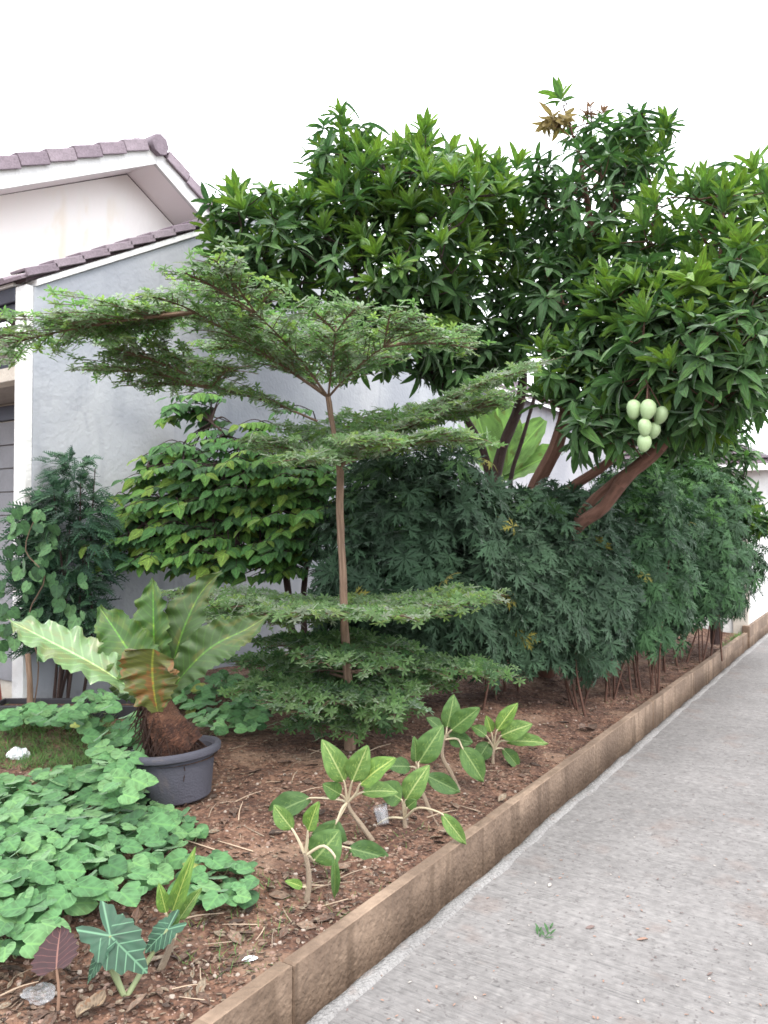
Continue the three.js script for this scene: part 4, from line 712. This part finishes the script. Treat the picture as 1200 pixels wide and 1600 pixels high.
  leaf([Q(246, 1112, -0.10), Q(240, 1075, -0.13), Q(238, 1040, -0.15), Q(240, 1014, -0.19)], [9, 28, 40, 44, 36], tc.clone().add(V(0, 0.35, 0)), gC, { ph: 0.4, waves: 5, ruf: 0.022 }, 'short front leaf browning at its ragged tip');
  leaf([Q(254, 1098, 0.12), Q(262, 1050, 0.2), Q(258, 1000, 0.28)], [6, 20, 28, 22, 3], tc, gA, { ph: 7, waves: 6 });
  leaf([Q(235, 1100, 0.1), Q(205, 1078, 0.2), Q(170, 1062, 0.3)], [5, 16, 22, 16, 3], tc.clone().add(V(0, 0.6, 0)), gB, { ph: 8, waves: 6 });
}
{ // small dark nursery pot beside it
  const c = gnd(180, 1228), t = thing('plant_pot', 'small dark plastic pot overgrown by vine left of the large pot', 'plant pot', c), m = std({ color: lin(0.04, 0.03, 0.03), roughness: 0.7, side: THREE.DoubleSide });
  part(t, 'pot_wall', new THREE.LatheGeometry([[0.01, 0], [0.075, 0], [0.08, 0.01], [0.1, 0.19], [0.108, 0.195], [0.108, 0.21], [0.095, 0.21], [0.085, 0.05]].map(([x, y]) => new THREE.Vector2(x, y)), 28), m);
  const sg = new THREE.CircleGeometry(0.094, 20); sg.rotateX(-Math.PI / 2); part(t, 'potting_soil', sg, matSoil).position.y = 0.18;
}

// ------------------------------------------------------------------ low plants with pale midribs
const dumbT = dataTex(256, (u, v) => {
  const x = Math.abs(u - 0.5) * 2, ph = (v - x * 0.28) * 9, f = Math.abs(ph - Math.round(ph)), n = fbm(u * 9, v * 9, 0, 161, 4);
  let k = mixc([0.30, 0.46, 0.17], [0.42, 0.56, 0.22], n); k = mixc([0.52, 0.62, 0.28], k, smooth(0.02, 0.16, f + x * 0.12)); k = mixc(k, [0.66, 0.74, 0.40], 0.7 * smooth(0.6, 0.72, fbm(u * 22, v * 14, 0, 163, 3)) * smooth(0.9, 0.3, x));
  return mixc([0.68, 0.74, 0.46], k, smooth(0.03, 0.09, x));
}, true);
const dumbMat = [[1, 1, 1], [0.6, 0.72, 0.62], [1.1, 1.12, 0.8], [0.42, 0.56, 0.5]].map((c) => phys({ color: lin(...c.map((v) => v * 0.72)), map: dumbT, roughness: 0.8, transmission: 0.25, thickness: 0, clearcoat: 0.12, clearcoatRoughness: 0.4, side: THREE.DoubleSide }));
const stalkMat = std({ color: lin(0.52, 0.44, 0.30), roughness: 0.7, map: rep(patchT, 6, 2) }), woodyStalk = std({ color: lin(0.36, 0.28, 0.2), roughness: 0.85, map: rep(patchT, 6, 2), bumpMap: rep(grainT, 8), bumpScale: 0.004 });
const dumbGeos = [0.05, 0.16, 0.32].map((d, i) => stripLeaf((s) => 0.5 * Math.pow(Math.sin(Math.PI * Math.pow(s * 0.985 + 0.01, 0.82)), 0.8) + 0.006, 12, 3, (s, u) => [0, -d * s * s + d * s * 0.3 + Math.abs(u) * 0.16 * Math.sin(Math.PI * s) - 0.05 * u * u + 0.018 * Math.sin(s * 22 + i + u * 3) * Math.abs(u), 0]));
function lowPlant(label, foot, stem, leaves, seed) { // foot [px,py]; stem [[px,py]...] up to the node; leaves: [fx, fy, tx, ty, width px, tone, arcs?]
  const b = gnd(...foot), d0 = depthOf(b), r = rng(seed), t = thing('broadleaf_plant', label, 'plant', b, 'low plants with pale ribbed leaves along the kerb');
  const sp = [b.clone().add(V(0, -0.02, 0)), ...stem.map(([x, y, d]) => P(x, y, d0 + (d || 0)))];
  part(t, 'stem', local(tube(sp, [0.013, 0.012, 0.011, 0.009], 8, 0.25, seed), b), woodyStalk);
  const node = sp[sp.length - 1];
  for (const [fx, fy, tx, ty, w, tone, arc, d1, d2, nx, ny] of leaves) {
    const dA = d0 + (d1 ?? (r() - 0.6) * 0.10), A = P(fx, fy, dA), B = P(tx, ty, dA + (d2 ?? (r() - 0.65) * 0.12)), L = A.distanceTo(B);
    const from = nx ? P(nx, ny, d0) : node, mid = arc ? P(...arc, (d0 + dA) / 2) : from.clone().lerp(A, 0.5);
    part(t, 'petiole', local(tube([from.clone().add(V(0, -0.012, 0)), mid, A, A.clone().lerp(B, 0.06)], [0.007, 0.006, 0.0045, 0.003], 6), b), stalkMat);
    const hint = TOCAM.clone().add(V(0, 0.55, 0)).addScaledVector(randDir(r), 0.3), g = dumbGeos[(r() * 3) | 0];
    placeMesh(part(t, 'leaf', g, dumbMat[tone]), poseMatrix(A.clone().sub(b), B.clone().sub(A), hint, V(w * dA / FPX * 0.9, L * 1.05, L)));
  }
}
lowPlant('nearest low plant by kerb with thin pale branching stems', [478, 1408], [[483, 1370], [477, 1332]], [[457, 1296, 427, 1258, 32, 0, [466, 1312]], [481, 1300, 496, 1254, 30, 2, [480, 1315]], [523, 1338, 524, 1410, 16, 1, [506, 1322], -0.06, 0.02], [474, 1386, 447, 1376, 16, 2, null, -0.01, -0.03, 480, 1385], [490, 1345, 530, 1300, 62, 1, null, 0.05, 0.02]], 801);
lowPlant('low plant with three upright pale ribbed leaves before umbrella trunk', [585, 1312], [[565, 1290], [545, 1262], [543, 1250]], [[538, 1222, 508, 1160, 42, 0, [541, 1240]], [550, 1222, 574, 1166, 42, 0], [562, 1226, 612, 1183, 44, 2, [556, 1240]], [566, 1238, 624, 1232, 30, 0], [533, 1242, 506, 1226, 30, 1], [484, 1247, 402, 1280, 46, 3, [530, 1250], 0.1, 0], [526, 1284, 500, 1352, 64, 3, [535, 1262], -0.06, 0.02], [545, 1325, 612, 1342, 38, 3, [515, 1312], -0.16, -0.02]], 802);
lowPlant('low plant with one leaf drooping over the kerb', [633, 1292], [[632, 1282], [632, 1275]], [[633, 1252, 666, 1198, 40, 0, [632, 1265]], [628, 1250, 592, 1226, 42, 1], [691, 1272, 729, 1320, 26, 0, [655, 1262], -0.2, -0.03], [636, 1262, 650, 1250, 22, 1], [588, 1290, 580, 1325, 14, 2, [608, 1278]]], 803);
lowPlant('low leaning plant with dark leaf behind the drooping leaf plant', [674, 1268], [[664, 1248], [654, 1225], [653, 1200]], [[654, 1192, 690, 1136, 44, 1], [650, 1192, 648, 1152, 22, 1], [642, 1198, 607, 1196, 30, 3], [667, 1212, 720, 1238, 32, 3, [662, 1202]]], 804);
lowPlant('low bent stemmed plant below the blue-green shrubs', [718, 1232], [[706, 1210], [691, 1182], [694, 1152]], [[698, 1138, 711, 1086, 34, 1, [697, 1148]], [704, 1142, 748, 1106, 36, 1], [722, 1168, 757, 1222, 40, 1, [715, 1155], -0.05], [690, 1140, 668, 1120, 22, 3], [700, 1150, 738, 1160, 30, 3]], 805);
lowPlant('farthest low plant with leaf spread right over soil', [770, 1192], [[770, 1180], [772, 1168]], [[776, 1142, 808, 1097, 26, 2, [773, 1155]], [782, 1150, 828, 1130, 34, 0], [792, 1158, 858, 1158, 24, 0, [782, 1158]], [764, 1160, 745, 1190, 30, 3], [786, 1170, 815, 1202, 24, 1], [760, 1150, 738, 1132, 22, 1], [768, 1145, 760, 1118, 18, 2]], 806);
lowPlant('yellowish low plant with upright narrow leaves near dark arrow leaf', [247, 1512], [[262, 1490], [272, 1462]], [[268, 1428, 298, 1344, 28, 2, [272, 1445]], [260, 1428, 249, 1384, 24, 2], [279, 1438, 313, 1388, 24, 0, [276, 1450]], [266, 1450, 276, 1420, 26, 1]], 807);
{ // arrow-shaped dark leaf with white veins, and the maroon one
  const b = gnd(196, 1556), d0 = depthOf(b), t = thing('arrow_leaf_plant', 'plant with dark arrow shaped leaves and white veins near left corner', 'plant', b);
  const tx = dataTex(256, (u, v) => { // veins run out from the middle of the lower third
    const x = (u - 0.5) / 0.9, y = (v - 0.5) / 0.9, a = Math.atan2(x, y), q = Math.hypot(x, y); let k = [0.13, 0.27, 0.19]; const n = fbm(u * 9, v * 9, 0, 171, 4); k = k.map((c) => c * (0.75 + 0.5 * n));
    let m = 1; for (const a1 of [0, 2.55, -2.55]) m = Math.min(m, smooth(0.004, 0.016, Math.abs(Math.sin(a - a1)) * q + (Math.cos(a - a1) < 0 ? 1 : 0)));
    if (y > -0.05) { const ph = (y - Math.abs(x) * 0.75) * 9, f = Math.abs(ph - Math.round(ph)); m = Math.min(m, smooth(0.03, 0.11, f + 0.1 * Math.abs(x))); } return mixc([0.36, 0.52, 0.40], k, m); }, true);
  const m = phys({ map: tx, roughness: 0.75, transmission: 0.15, thickness: 0, clearcoat: 0.15, clearcoatRoughness: 0.35, side: THREE.DoubleSide });
  const arrow = fanLeaf((a) => { const c = Math.abs(a); return (c < 1.9 ? lerp(1, 0.44, Math.pow(c / 1.9, 0.5)) : c < 2.62 ? lerp(0.44, 0.66, smooth(1.9, 2.5, c)) : lerp(0.66, 0.10, smooth(2.62, 3.1, c))) * (1 + 0.07 * Math.sin(c * 15)); }, 60, 4, (q, a) => 0.10 * Math.abs(Math.sin(a)) * q - 0.16 * q * q + 0.02 * Math.sin(a * 15) * q);
  const put = (A, B, w, hint, pt) => { const p0 = P(...A), p1 = P(...B), L = p0.distanceTo(p1); placeMesh(part(t, 'leaf', arrow, m), poseMatrix(p0.clone().sub(b), p1.clone().sub(p0), hint, V(L * w, L, L))); part(t, 'petiole', local(tube([b.clone().add(V(0, -0.01, 0)), P(...pt), p0], [0.009, 0.008, 0.005], 6), b), std({ color: lin(0.2, 0.24, 0.12), roughness: 0.7 })); };
  put([172, 1462, d0 - 0.02], [230, 1520, d0 - 0.05], 0.85, TOCAM.clone().add(V(0, 0.9, 0)), [178, 1510, d0]);
  put([262, 1452, d0 + 0.06], [222, 1488, d0 + 0.04], 0.8, TOCAM.clone().add(V(0, 1.1, 0)), [232, 1500, d0 + 0.05]);
  put([160, 1490, d0 - 0.04], [130, 1538, d0 - 0.06], 0.55, TOCAM.clone().add(V(0, 0.3, 0)).addScaledVector(RIGHT, -0.9), [176, 1520, d0]);
  const b2 = gnd(90, 1580), d2 = depthOf(b2), u = thing('maroon_leaf_plant', 'single dark maroon leaf with scalloped edges standing on thin stalk', 'plant', b2);
  const mt = dataTex(128, (q, v) => { const x = Math.abs(q - 0.5) * 2, ph = (v - x * 0.22) * 7, f = Math.abs(ph - Math.round(ph)); const k = mixc([0.22, 0.10, 0.115], [0.15, 0.065, 0.075], fbm(q * 8, v * 8, 0, 181, 3)); return mixc([0.46, 0.32, 0.28], k, Math.min(smooth(0.02, 0.06, x), smooth(0.01, 0.08, f) * 0.6 + 0.4)); }, true);
  const mm = phys({ map: mt, roughness: 0.8, transmission: 0.1, thickness: 0, clearcoat: 0.05, clearcoatRoughness: 0.5, side: THREE.DoubleSide });
  const A = P(88, 1515, d2), B = P(91, 1446, d2 + 0.1), L = A.distanceTo(B), lg = stripLeaf((s) => (0.52 * Math.pow(Math.sin(Math.PI * Math.pow(s * 0.97 + 0.02, 0.62)), 0.75) + 0.01) * (1 + 0.07 * Math.sin(s * 40)), 30, 4, (s, q) => [0, 0.12 * Math.abs(q) - 0.15 * s * s, -0.10 * q * q * (1 - s)]);
  placeMesh(part(u, 'leaf', lg, mm), poseMatrix(A.clone().sub(b2), B.clone().sub(A), TOCAM.clone().add(V(0, 0.35, 0)), L));
  part(u, 'petiole', local(tube([b2.clone().add(V(0, -0.01, 0)), P(92, 1550, d2), A.clone().lerp(B, 0.05)], [0.006, 0.005, 0.004], 6), b2), std({ color: lin(0.2, 0.12, 0.08), roughness: 0.8 }));
}

// ------------------------------------------------------------------ creeping vine on the soil
function inside(poly, x, y) { let c = false; for (let i = 0, j = poly.length - 1; i < poly.length; j = i++) { const [xi, yi] = poly[i], [xj, yj] = poly[j]; if (yi > y !== yj > y && x < (xj - xi) * (y - yi) / (yj - yi) + xi) c = !c; } return c; }
const vineTones = [[0.15, 0.335, 0.125], [0.115, 0.27, 0.10], [0.08, 0.2, 0.075], [0.20, 0.39, 0.15], [0.36, 0.40, 0.10]];
function vine(label, polys, n, seed, lift, size, lean = 0.35) {
  const r = rng(seed), leaves = []; let first = null; const runs = [];
  let tries = 0; while (leaves.length < n && tries++ < n * 60) {
    const poly = polys[(r() * polys.length) | 0], xs = poly.map((q) => q[0]), ys = poly.map((q) => q[1]);
    const x = lerp(Math.min(...xs), Math.max(...xs), r()), y = lerp(Math.min(...ys), Math.max(...ys), r()); if (!inside(poly, x, y)) continue;
    const h = lift * (0.35 + 0.9 * Math.pow(r(), 0.8)), p = gnd(x, y, h), s = size * (0.65 + 0.6 * r());
    if (leaves.some((l) => l.p.distanceTo(p) < s * 0.62)) continue;
    first ??= gnd(x, y); const az = r() * 6.28;
    const n0 = UP.clone().addScaledVector(TOCAM, lean).addScaledVector(randDir(r), 0.45).normalize();
    leaves.push({ p, dir: V(Math.cos(az), -0.15, Math.sin(az)).addScaledVector(TOCAM, 0.35).normalize(), n: n0, size: s, tone: r() < 0.01 ? 4 : r() < 0.3 ? 3 : r() < 0.6 ? 0 : r() < 0.7 ? 1 : 2, g: (r() * 3) | 0, h });
    if (r() < 0.55) { const q = gnd(x + (r() - 0.5) * 50, y + 6 + r() * 14); runs.push(tube([p.clone(), p.clone().lerp(q, 0.6).add(V(0, -0.02, 0)), q], [0.0022, 0.0025, 0.003], 4)); }
  }
  const t = thing('creeping_vine', label, 'vine', first);
  stuffPart(t, 'stalks', local(merge(runs), first), std({ color: lin(0.2, 0.24, 0.11), roughness: 0.8 }));
  leafSet(t, leaves, heartGeos, vineTones, texHeart, { cell: 10, mat: { through: 0.3, coat: 0.1, rough: 0.45 } });
}
vine('wide carpet of pale green heart shaped leaves in left foreground', [[[-60, 1222], [60, 1205], [150, 1195], [200, 1215], [225, 1265], [262, 1300], [250, 1335], [255, 1370], [190, 1400], [150, 1405], [100, 1425], [60, 1470], [0, 1495], [-60, 1480]], [[-60, 1222], [60, 1205], [150, 1195], [225, 1265], [200, 1330], [0, 1400], [-60, 1400]]], 560, 901, 0.12, 0.078);
vine('heart leaved vine trailing in front of the black pot', [[[215, 1250], [262, 1262], [318, 1282], [310, 1300], [262, 1330], [225, 1300]], [[262, 1340], [330, 1325], [395, 1355], [402, 1400], [345, 1412], [290, 1395]]], 80, 902, 0.07, 0.072);
vine('heart leaved vine heaped on left side of black pot', [[[100, 1098], [160, 1075], [205, 1082], [222, 1120], [225, 1160], [196, 1215], [172, 1222], [150, 1180], [130, 1140]], [[0, 1108], [130, 1104], [135, 1135], [60, 1128], [0, 1135]], [[150, 1175], [215, 1170], [222, 1215], [190, 1262], [160, 1240]]], 230, 903, 0.24, 0.075, 0.8);
vine('heart leaved vine growing between black pot and grey wall', [[[285, 1080], [330, 1052], [405, 1048], [430, 1090], [405, 1135], [345, 1145], [300, 1125]], [[255, 1060], [290, 1068], [285, 1095], [258, 1100]]], 210, 904, 0.12, 0.082, 0.6);

// ------------------------------------------------------------------ grass, litter, pebbles, weeds
function scatter(name, label, category, geo, mat, list) {
  const im = shade(new THREE.InstancedMesh(geo, mat, list.length)); im.name = numbered(name); im.userData.kind = 'stuff'; im.userData.label = label; im.userData.category = category;
  list.forEach(([m, c], i) => { im.setMatrixAt(i, m); im.setColorAt(i, lin(...c)); }); scene.add(im);
}
{
  const r = rng(951);
  const blade = stripLeaf((s) => 0.03 * (1 - s) + 0.002, 3, 1, (s) => [0, -0.35 * s * s, 0]), grass = [];
  const addTuft = (p, n, h) => { for (let k = 0; k < n; k++) { const q = V(p.x + (r() - 0.5) * 0.06, 0, p.z + (r() - 0.5) * 0.06); q.y = soilY(q.x, q.z) - 0.004; const a = r() * 6.28; grass.push([poseMatrix(q, V(Math.cos(a) * 0.7, 0.5 + r(), Math.sin(a) * 0.7), UP.clone().addScaledVector(randDir(r), 0.3), h * (0.5 + r())), [0.16 + 0.08 * r(), 0.33 + 0.12 * r(), 0.08 + 0.03 * r()]]); } };
  for (let k = 0; k < 760; k++) { const x = -20 + r() * 190, y = 1108 + Math.pow(r(), 0.7) * 95; addTuft(gnd(x, y), y < 1145 ? 7 : 4, y < 1145 ? 0.10 : 0.065); }
  scatter('grass', 'short green grass between vine carpet and wall end', 'grass', blade, leafMat([1, 1, 1], texPlain, { through: 0.3, coat: 0.1 }), grass.splice(0));
  for (let k = 0; k < 95; k++) { const u = r(), x = lerp(330, 560, u) + (r() - 0.5) * 150, y = lerp(1500, 1330, u) + (r() - 0.5) * 110; const p = gnd(x, y); if (p.x < KX1 - 0.02) addTuft(p, 4, 0.04); }
  for (let k = 0; k < 60; k++) { const p = V(lerp(-1.82, -2.6, r()), 0, lerp(-1.6, -11, r())); addTuft(p, 4, 0.04); }
  for (let k = 0; k < 26; k++) addTuft(V(-1.79, 0, -10.5 - r() * 1.2), 6, 0.09);
  scatter('weeds', 'sparse small weeds sprouting from the bare soil', 'weeds', blade, leafMat([1, 1, 1], texPlain, { through: 0.3, coat: 0.1 }), grass);
  const chip = stripLeaf((s) => 0.26 * Math.sin(Math.PI * (0.06 + 0.88 * s)), 3, 1, (s, u) => [0, 0.12 * u * u - 0.2 * s * s + 0.06 * Math.sin(s * 9), 0]), litter = [], stones = [], sticks = [];
  for (let k = 0; k < 9000; k++) {
    const near = r() < 0.5, p = near ? gnd(r() * 860 - 30, 1150 + r() * 450) : V(lerp(-1.79, -4.2, Math.pow(r(), 1.3)), 0, lerp(-1.2, -11.8, r()));
    if (p.x > KX1 - 0.025 || p.x < -5.4) continue; p.y = soilY(p.x, p.z) + 0.004;
    const tn = r(), c = tn < 0.4 ? [0.18, 0.11, 0.08] : tn < 0.65 ? [0.30, 0.20, 0.145] : tn < 0.78 ? [0.10, 0.065, 0.05] : [0.33, 0.25, 0.18];
    litter.push([poseMatrix(p, V(r() - 0.5, (r() - 0.5) * 0.3, r() - 0.5), UP.clone().addScaledVector(randDir(r), 0.4), (r() < 0.06 ? 0.06 : 0.022) * (0.5 + r())), c]);
  }
  scatter('leaf_litter', 'dry brown leaf fragments scattered over the soil', 'leaf litter', chip, std({ side: THREE.DoubleSide, roughness: 0.95, map: texPlain }), litter);
  const stone = new THREE.IcosahedronGeometry(0.5, 1); { const p = stone.attributes.position; for (let i = 0; i < p.count; i++) { const q = V(p.getX(i), p.getY(i), p.getZ(i)), k = 0.8 + 0.4 * vnoise(q.x * 3 + 5, q.y * 3 + q.z * 2 + 5, 0, 3); p.setXYZ(i, q.x * k, q.y * k * 0.7, q.z * k); } stone.computeVertexNormals(); }
  for (let k = 0; k < 2600; k++) { const near = r() < 0.6, p = near ? gnd(r() * 800, 1200 + r() * 400) : V(lerp(-1.79, -3, r()), 0, lerp(-1.6, -11.6, r())); if (p.x > KX1 - 0.02) continue; p.y = soilY(p.x, p.z); const s = 0.006 + 0.016 * Math.pow(r(), 3), g = r(); stones.push([poseMatrix(p, randDir(r), UP, s), g < 0.75 ? [0.2 + 0.1 * g, 0.13 + 0.07 * g, 0.1 + 0.06 * g] : [0.3, 0.25, 0.21]]); }
  scatter('pebbles', 'small brown and pale pebbles lying in the soil', 'pebbles', stone, std({ roughness: 0.95 }), stones);
  const stick = tube([V(0, 0, 0), V(0.03, 0.02, 0.5), V(-0.01, 0, 1)], [0.020, 0.016, 0.009], 5);
  for (let k = 0; k < 90; k++) { const p = r() < 0.7 ? gnd(r() * 560, 1250 + r() * 350, 0.006) : gnd(350 + r() * 450, 1150 + r() * 160, 0.006); if (p.x > KX1 - 0.05) continue; sticks.push([poseMatrix(p, V(r() - 0.5, 0.05, r() - 0.5), UP, 0.06 + 0.14 * r()), ((q) => [0.20 + 0.22 * q, 0.15 + 0.17 * q, 0.11 + 0.12 * q])(r())]); }
  scatter('dry_twigs', 'thin dry twigs lying across the soil', 'twigs', stick, std({ roughness: 0.95 }), sticks);
  // crumbs on the road
  const crumbs = []; for (let k = 0; k < 420; k++) { const p = onY(480 + r() * 720, 1010 + r() * 590, 0.004); if (p.x < ROADX + 0.06) continue; const t = r(); crumbs.push([poseMatrix(p, V(r() - 0.5, 0.02, r() - 0.5), UP.clone().addScaledVector(randDir(r), 0.25), (r() < 0.02 ? 0.04 : 0.011) * (0.5 + r())), t < 0.5 ? [0.26, 0.16, 0.12] : t < 0.8 ? [0.14, 0.1, 0.09] : [0.34, 0.31, 0.28]]); }
  scatter('road_crumbs', 'tiny leaf crumbs and grit lying on the concrete road', 'debris', chip, std({ side: THREE.DoubleSide, roughness: 0.95 }), crumbs);
}
// ------------------------------------------------------------------ single small things
{
  const r = rng(961), crumple = (s, seed, f = 2.2) => { const g = new THREE.IcosahedronGeometry(0.5, 4), p = g.attributes.position; for (let i = 0; i < p.count; i++) { const q = V(p.getX(i), p.getY(i), p.getZ(i)), k = 0.55 + 0.9 * Math.abs(fbm(q.x * f + 9, q.y * f + q.z * f * 1.3 + 9, 0, seed, 4) - 0.5) * 2; p.setXYZ(i, q.x * k * s[0], q.y * k * s[1], q.z * k * s[2]); } g.computeVertexNormals(); return g; };
  const film = phys({ color: lin(0.85, 0.86, 0.88), roughness: 0.12, transmission: 0.88, thickness: 0, side: THREE.DoubleSide }), whiteBag = std({ color: lin(0.8, 0.82, 0.85), roughness: 0.5, side: THREE.DoubleSide });
  const lay = (name, label, cat, g, m, px, py, up = 0.02, rot = 0) => { const o = own(name, g, m, label, cat); o.position.copy(gnd(px, py, up)); o.rotation.y = rot; return o; };
  lay('plastic_scrap', 'crumpled white plastic scrap lying on grass at left edge', 'litter', crumple([0.17, 0.1, 0.12], 5), whiteBag, 27, 1178, 0.025, 0.4);
  lay('plastic_scrap', 'flat white plastic scrap on bare soil near the kerb', 'litter', crumple([0.07, 0.012, 0.03], 6), whiteBag, 388, 1498, 0.006, 0.9);
  lay('plastic_bag', 'clear crumpled plastic bag in bottom left corner', 'litter', crumple([0.13, 0.05, 0.1], 7, 1.6), film, 62, 1552, 0.015, 0.2);
  { // clear cup lying between the low plants
    const c = gnd(600, 1292), t = thing('plastic_cup', 'clear crumpled plastic cup lying between two low plants', 'litter', c);
    const g = new THREE.LatheGeometry([[0.001, 0], [0.026, 0], [0.028, 0.004], [0.038, 0.09], [0.041, 0.092]].map(([x, y]) => new THREE.Vector2(x, y)), 24); { const p = g.attributes.position; for (let i = 0; i < p.count; i++) { const k = 1 + 0.25 * (fbm(p.getX(i) * 25 + 3, p.getY(i) * 18 + p.getZ(i) * 25 + 3, 0, 8, 1) - 0.5); p.setX(i, p.getX(i) * k); p.setZ(i, p.getZ(i) * k); } g.computeVertexNormals(); }
    const o = part(t, 'cup_wall', g, film); o.rotation.set(-0.5, 0.3, 0.5); o.position.y = 0.01;
  }
  const dead = stripLeaf((s) => 0.3 * Math.sin(Math.PI * (0.04 + 0.92 * s)), 8, 2, (s, u) => [0, 0.2 * u * u + 0.1 * Math.sin(s * 7 + u) - 0.1 * s, 0]);
  for (const [x, y, s, c, l] of [[212, 1445, 0.085, [0.42, 0.25, 0.18], 'pale brown dead leaf behind the arrow leaf'], [282, 1352, 0.06, [0.4, 0.27, 0.17], 'small tan dead leaf behind yellowish upright leaves'], [905, 1140, 0.14, [0.2, 0.13, 0.1], 'curled brown dead leaf on bank under the hedge'], [350, 1290, 0.07, [0.32, 0.2, 0.15], 'dead leaf on soil right of the black pot'], [120, 1590, 0.1, [0.36, 0.26, 0.18], 'tan dead leaf on soil at bottom left edge'], [285, 1165, 0.1, [0.42, 0.27, 0.18], 'tan dead leaf lying inside the black pot']]) {
    const o = own('dead_leaf', dead, std({ color: lin(...c), map: texOvate, side: THREE.DoubleSide, roughness: 0.9 }), l, 'leaf'); const p = y === 1165 ? onY(290, 1168, potBase.y + 0.235) : gnd(x, y, 0.012); placeMesh(o, poseMatrix(p, V(r() - 0.5, 0.05, r() - 0.5), UP.clone().addScaledVector(TOCAM, 0.3), s));
  }
  // weed in the road joint
  const wb = onY(855, 1458, 0.002), w = thing('weed', 'tiny green weed growing out of the concrete road', 'weed', wb); const wl = stripLeaf((s) => 0.14 * Math.sin(Math.PI * (0.05 + 0.9 * s)), 3, 1, (s) => [0, -0.3 * s * s, 0]), wm = leafMat([0.09, 0.22, 0.07], texPlain);
  for (let k = 0; k < 14; k++) { const a = r() * 6.28; placeMesh(part(w, 'leaf', wl, wm), poseMatrix(V((r() - 0.5) * 0.06, 0.002, (r() - 0.5) * 0.1), V(Math.cos(a), 0.5 + r() * 0.5, Math.sin(a)), UP, 0.025 + 0.02 * r())); }
  // black trough, stake, red chair at the left edge
  const tb = P(110, 1100, 5.7).setY(0); tb.y = soilY(tb.x, tb.z); const tr = thing('planter_trough', 'long low black plastic trough behind vines at left', 'planter', tb), bm = std({ color: lin(0.02, 0.02, 0.026), roughness: 0.6 });
  const dir = Math.atan2(-RIGHT.z, RIGHT.x); const tw = part(tr, 'trough_wall', merge([box(1.1, 0.11, 0.02, 0, 0.055, 0.12, 0.006), box(1.1, 0.11, 0.02, 0, 0.055, -0.12, 0.006), box(0.02, 0.11, 0.22, 0.54, 0.055, 0, 0.006), box(0.02, 0.11, 0.22, -0.54, 0.055, 0, 0.006)]), bm); tw.rotation.y = dir;
  const te = part(tr, 'potting_soil', box(1.06, 0.07, 0.215, 0, 0.035, 0), matSoil); te.rotation.y = dir;
  const sb = P(46, 1090, 5.5); sb.y = soilY(sb.x, sb.z); const sk = own('wooden_stake', tube([V(0, -0.05, 0), V(0.005, 0.25, 0), V(-0.01, 0.5, 0.01)], [0.022, 0.02, 0.018], 7, 0.2), barkTan, 'pale wooden stake standing in grass at left edge', 'stake'); sk.position.copy(sb);
  const cb = P(-62, 1060, 5.7); cb.y = 0.15; const ch = thing('plastic_chair', 'red plastic chair cut off by the left edge', 'chair', cb), rm = std({ color: lin(0.3, 0.07, 0.05), roughness: 0.45 });
  part(ch, 'seat', box(0.44, 0.03, 0.42, 0, 0.43, 0, 0.012), rm);
  { const s = new THREE.Shape(); s.moveTo(-0.22, 0); s.lineTo(0.22, 0); s.quadraticCurveTo(0.25, 0.3, 0.12, 0.42); s.quadraticCurveTo(0, 0.47, -0.12, 0.42); s.quadraticCurveTo(-0.25, 0.3, -0.22, 0); for (let k = -1; k < 2; k++) { const h = new THREE.Path(); h.moveTo(k * 0.11 - 0.03, 0.1); h.lineTo(k * 0.11 + 0.03, 0.1); h.lineTo(k * 0.1 + 0.025, 0.34); h.lineTo(k * 0.1 - 0.025, 0.34); h.closePath(); s.holes.push(h); } const g = new THREE.ExtrudeGeometry(s, { depth: 0.02, bevelEnabled: true, bevelSize: 0.006, bevelThickness: 0.006, bevelSegments: 2 }); const o = part(ch, 'backrest', g, rm); o.position.set(0, 0.45, -0.2); o.rotation.x = -0.2; }
  for (const x of [-0.19, 0.19]) for (const z of [-0.18, 0.18]) part(ch, 'leg', tube([V(x, 0.42, z), V(x * 1.15, 0.2, z * 1.1), V(x * 1.25, 0, z * 1.2)], [0.022, 0.02, 0.018], 8), rm);
  ch.rotation.y = 0.9;
}
renderer.render(scene, camera);
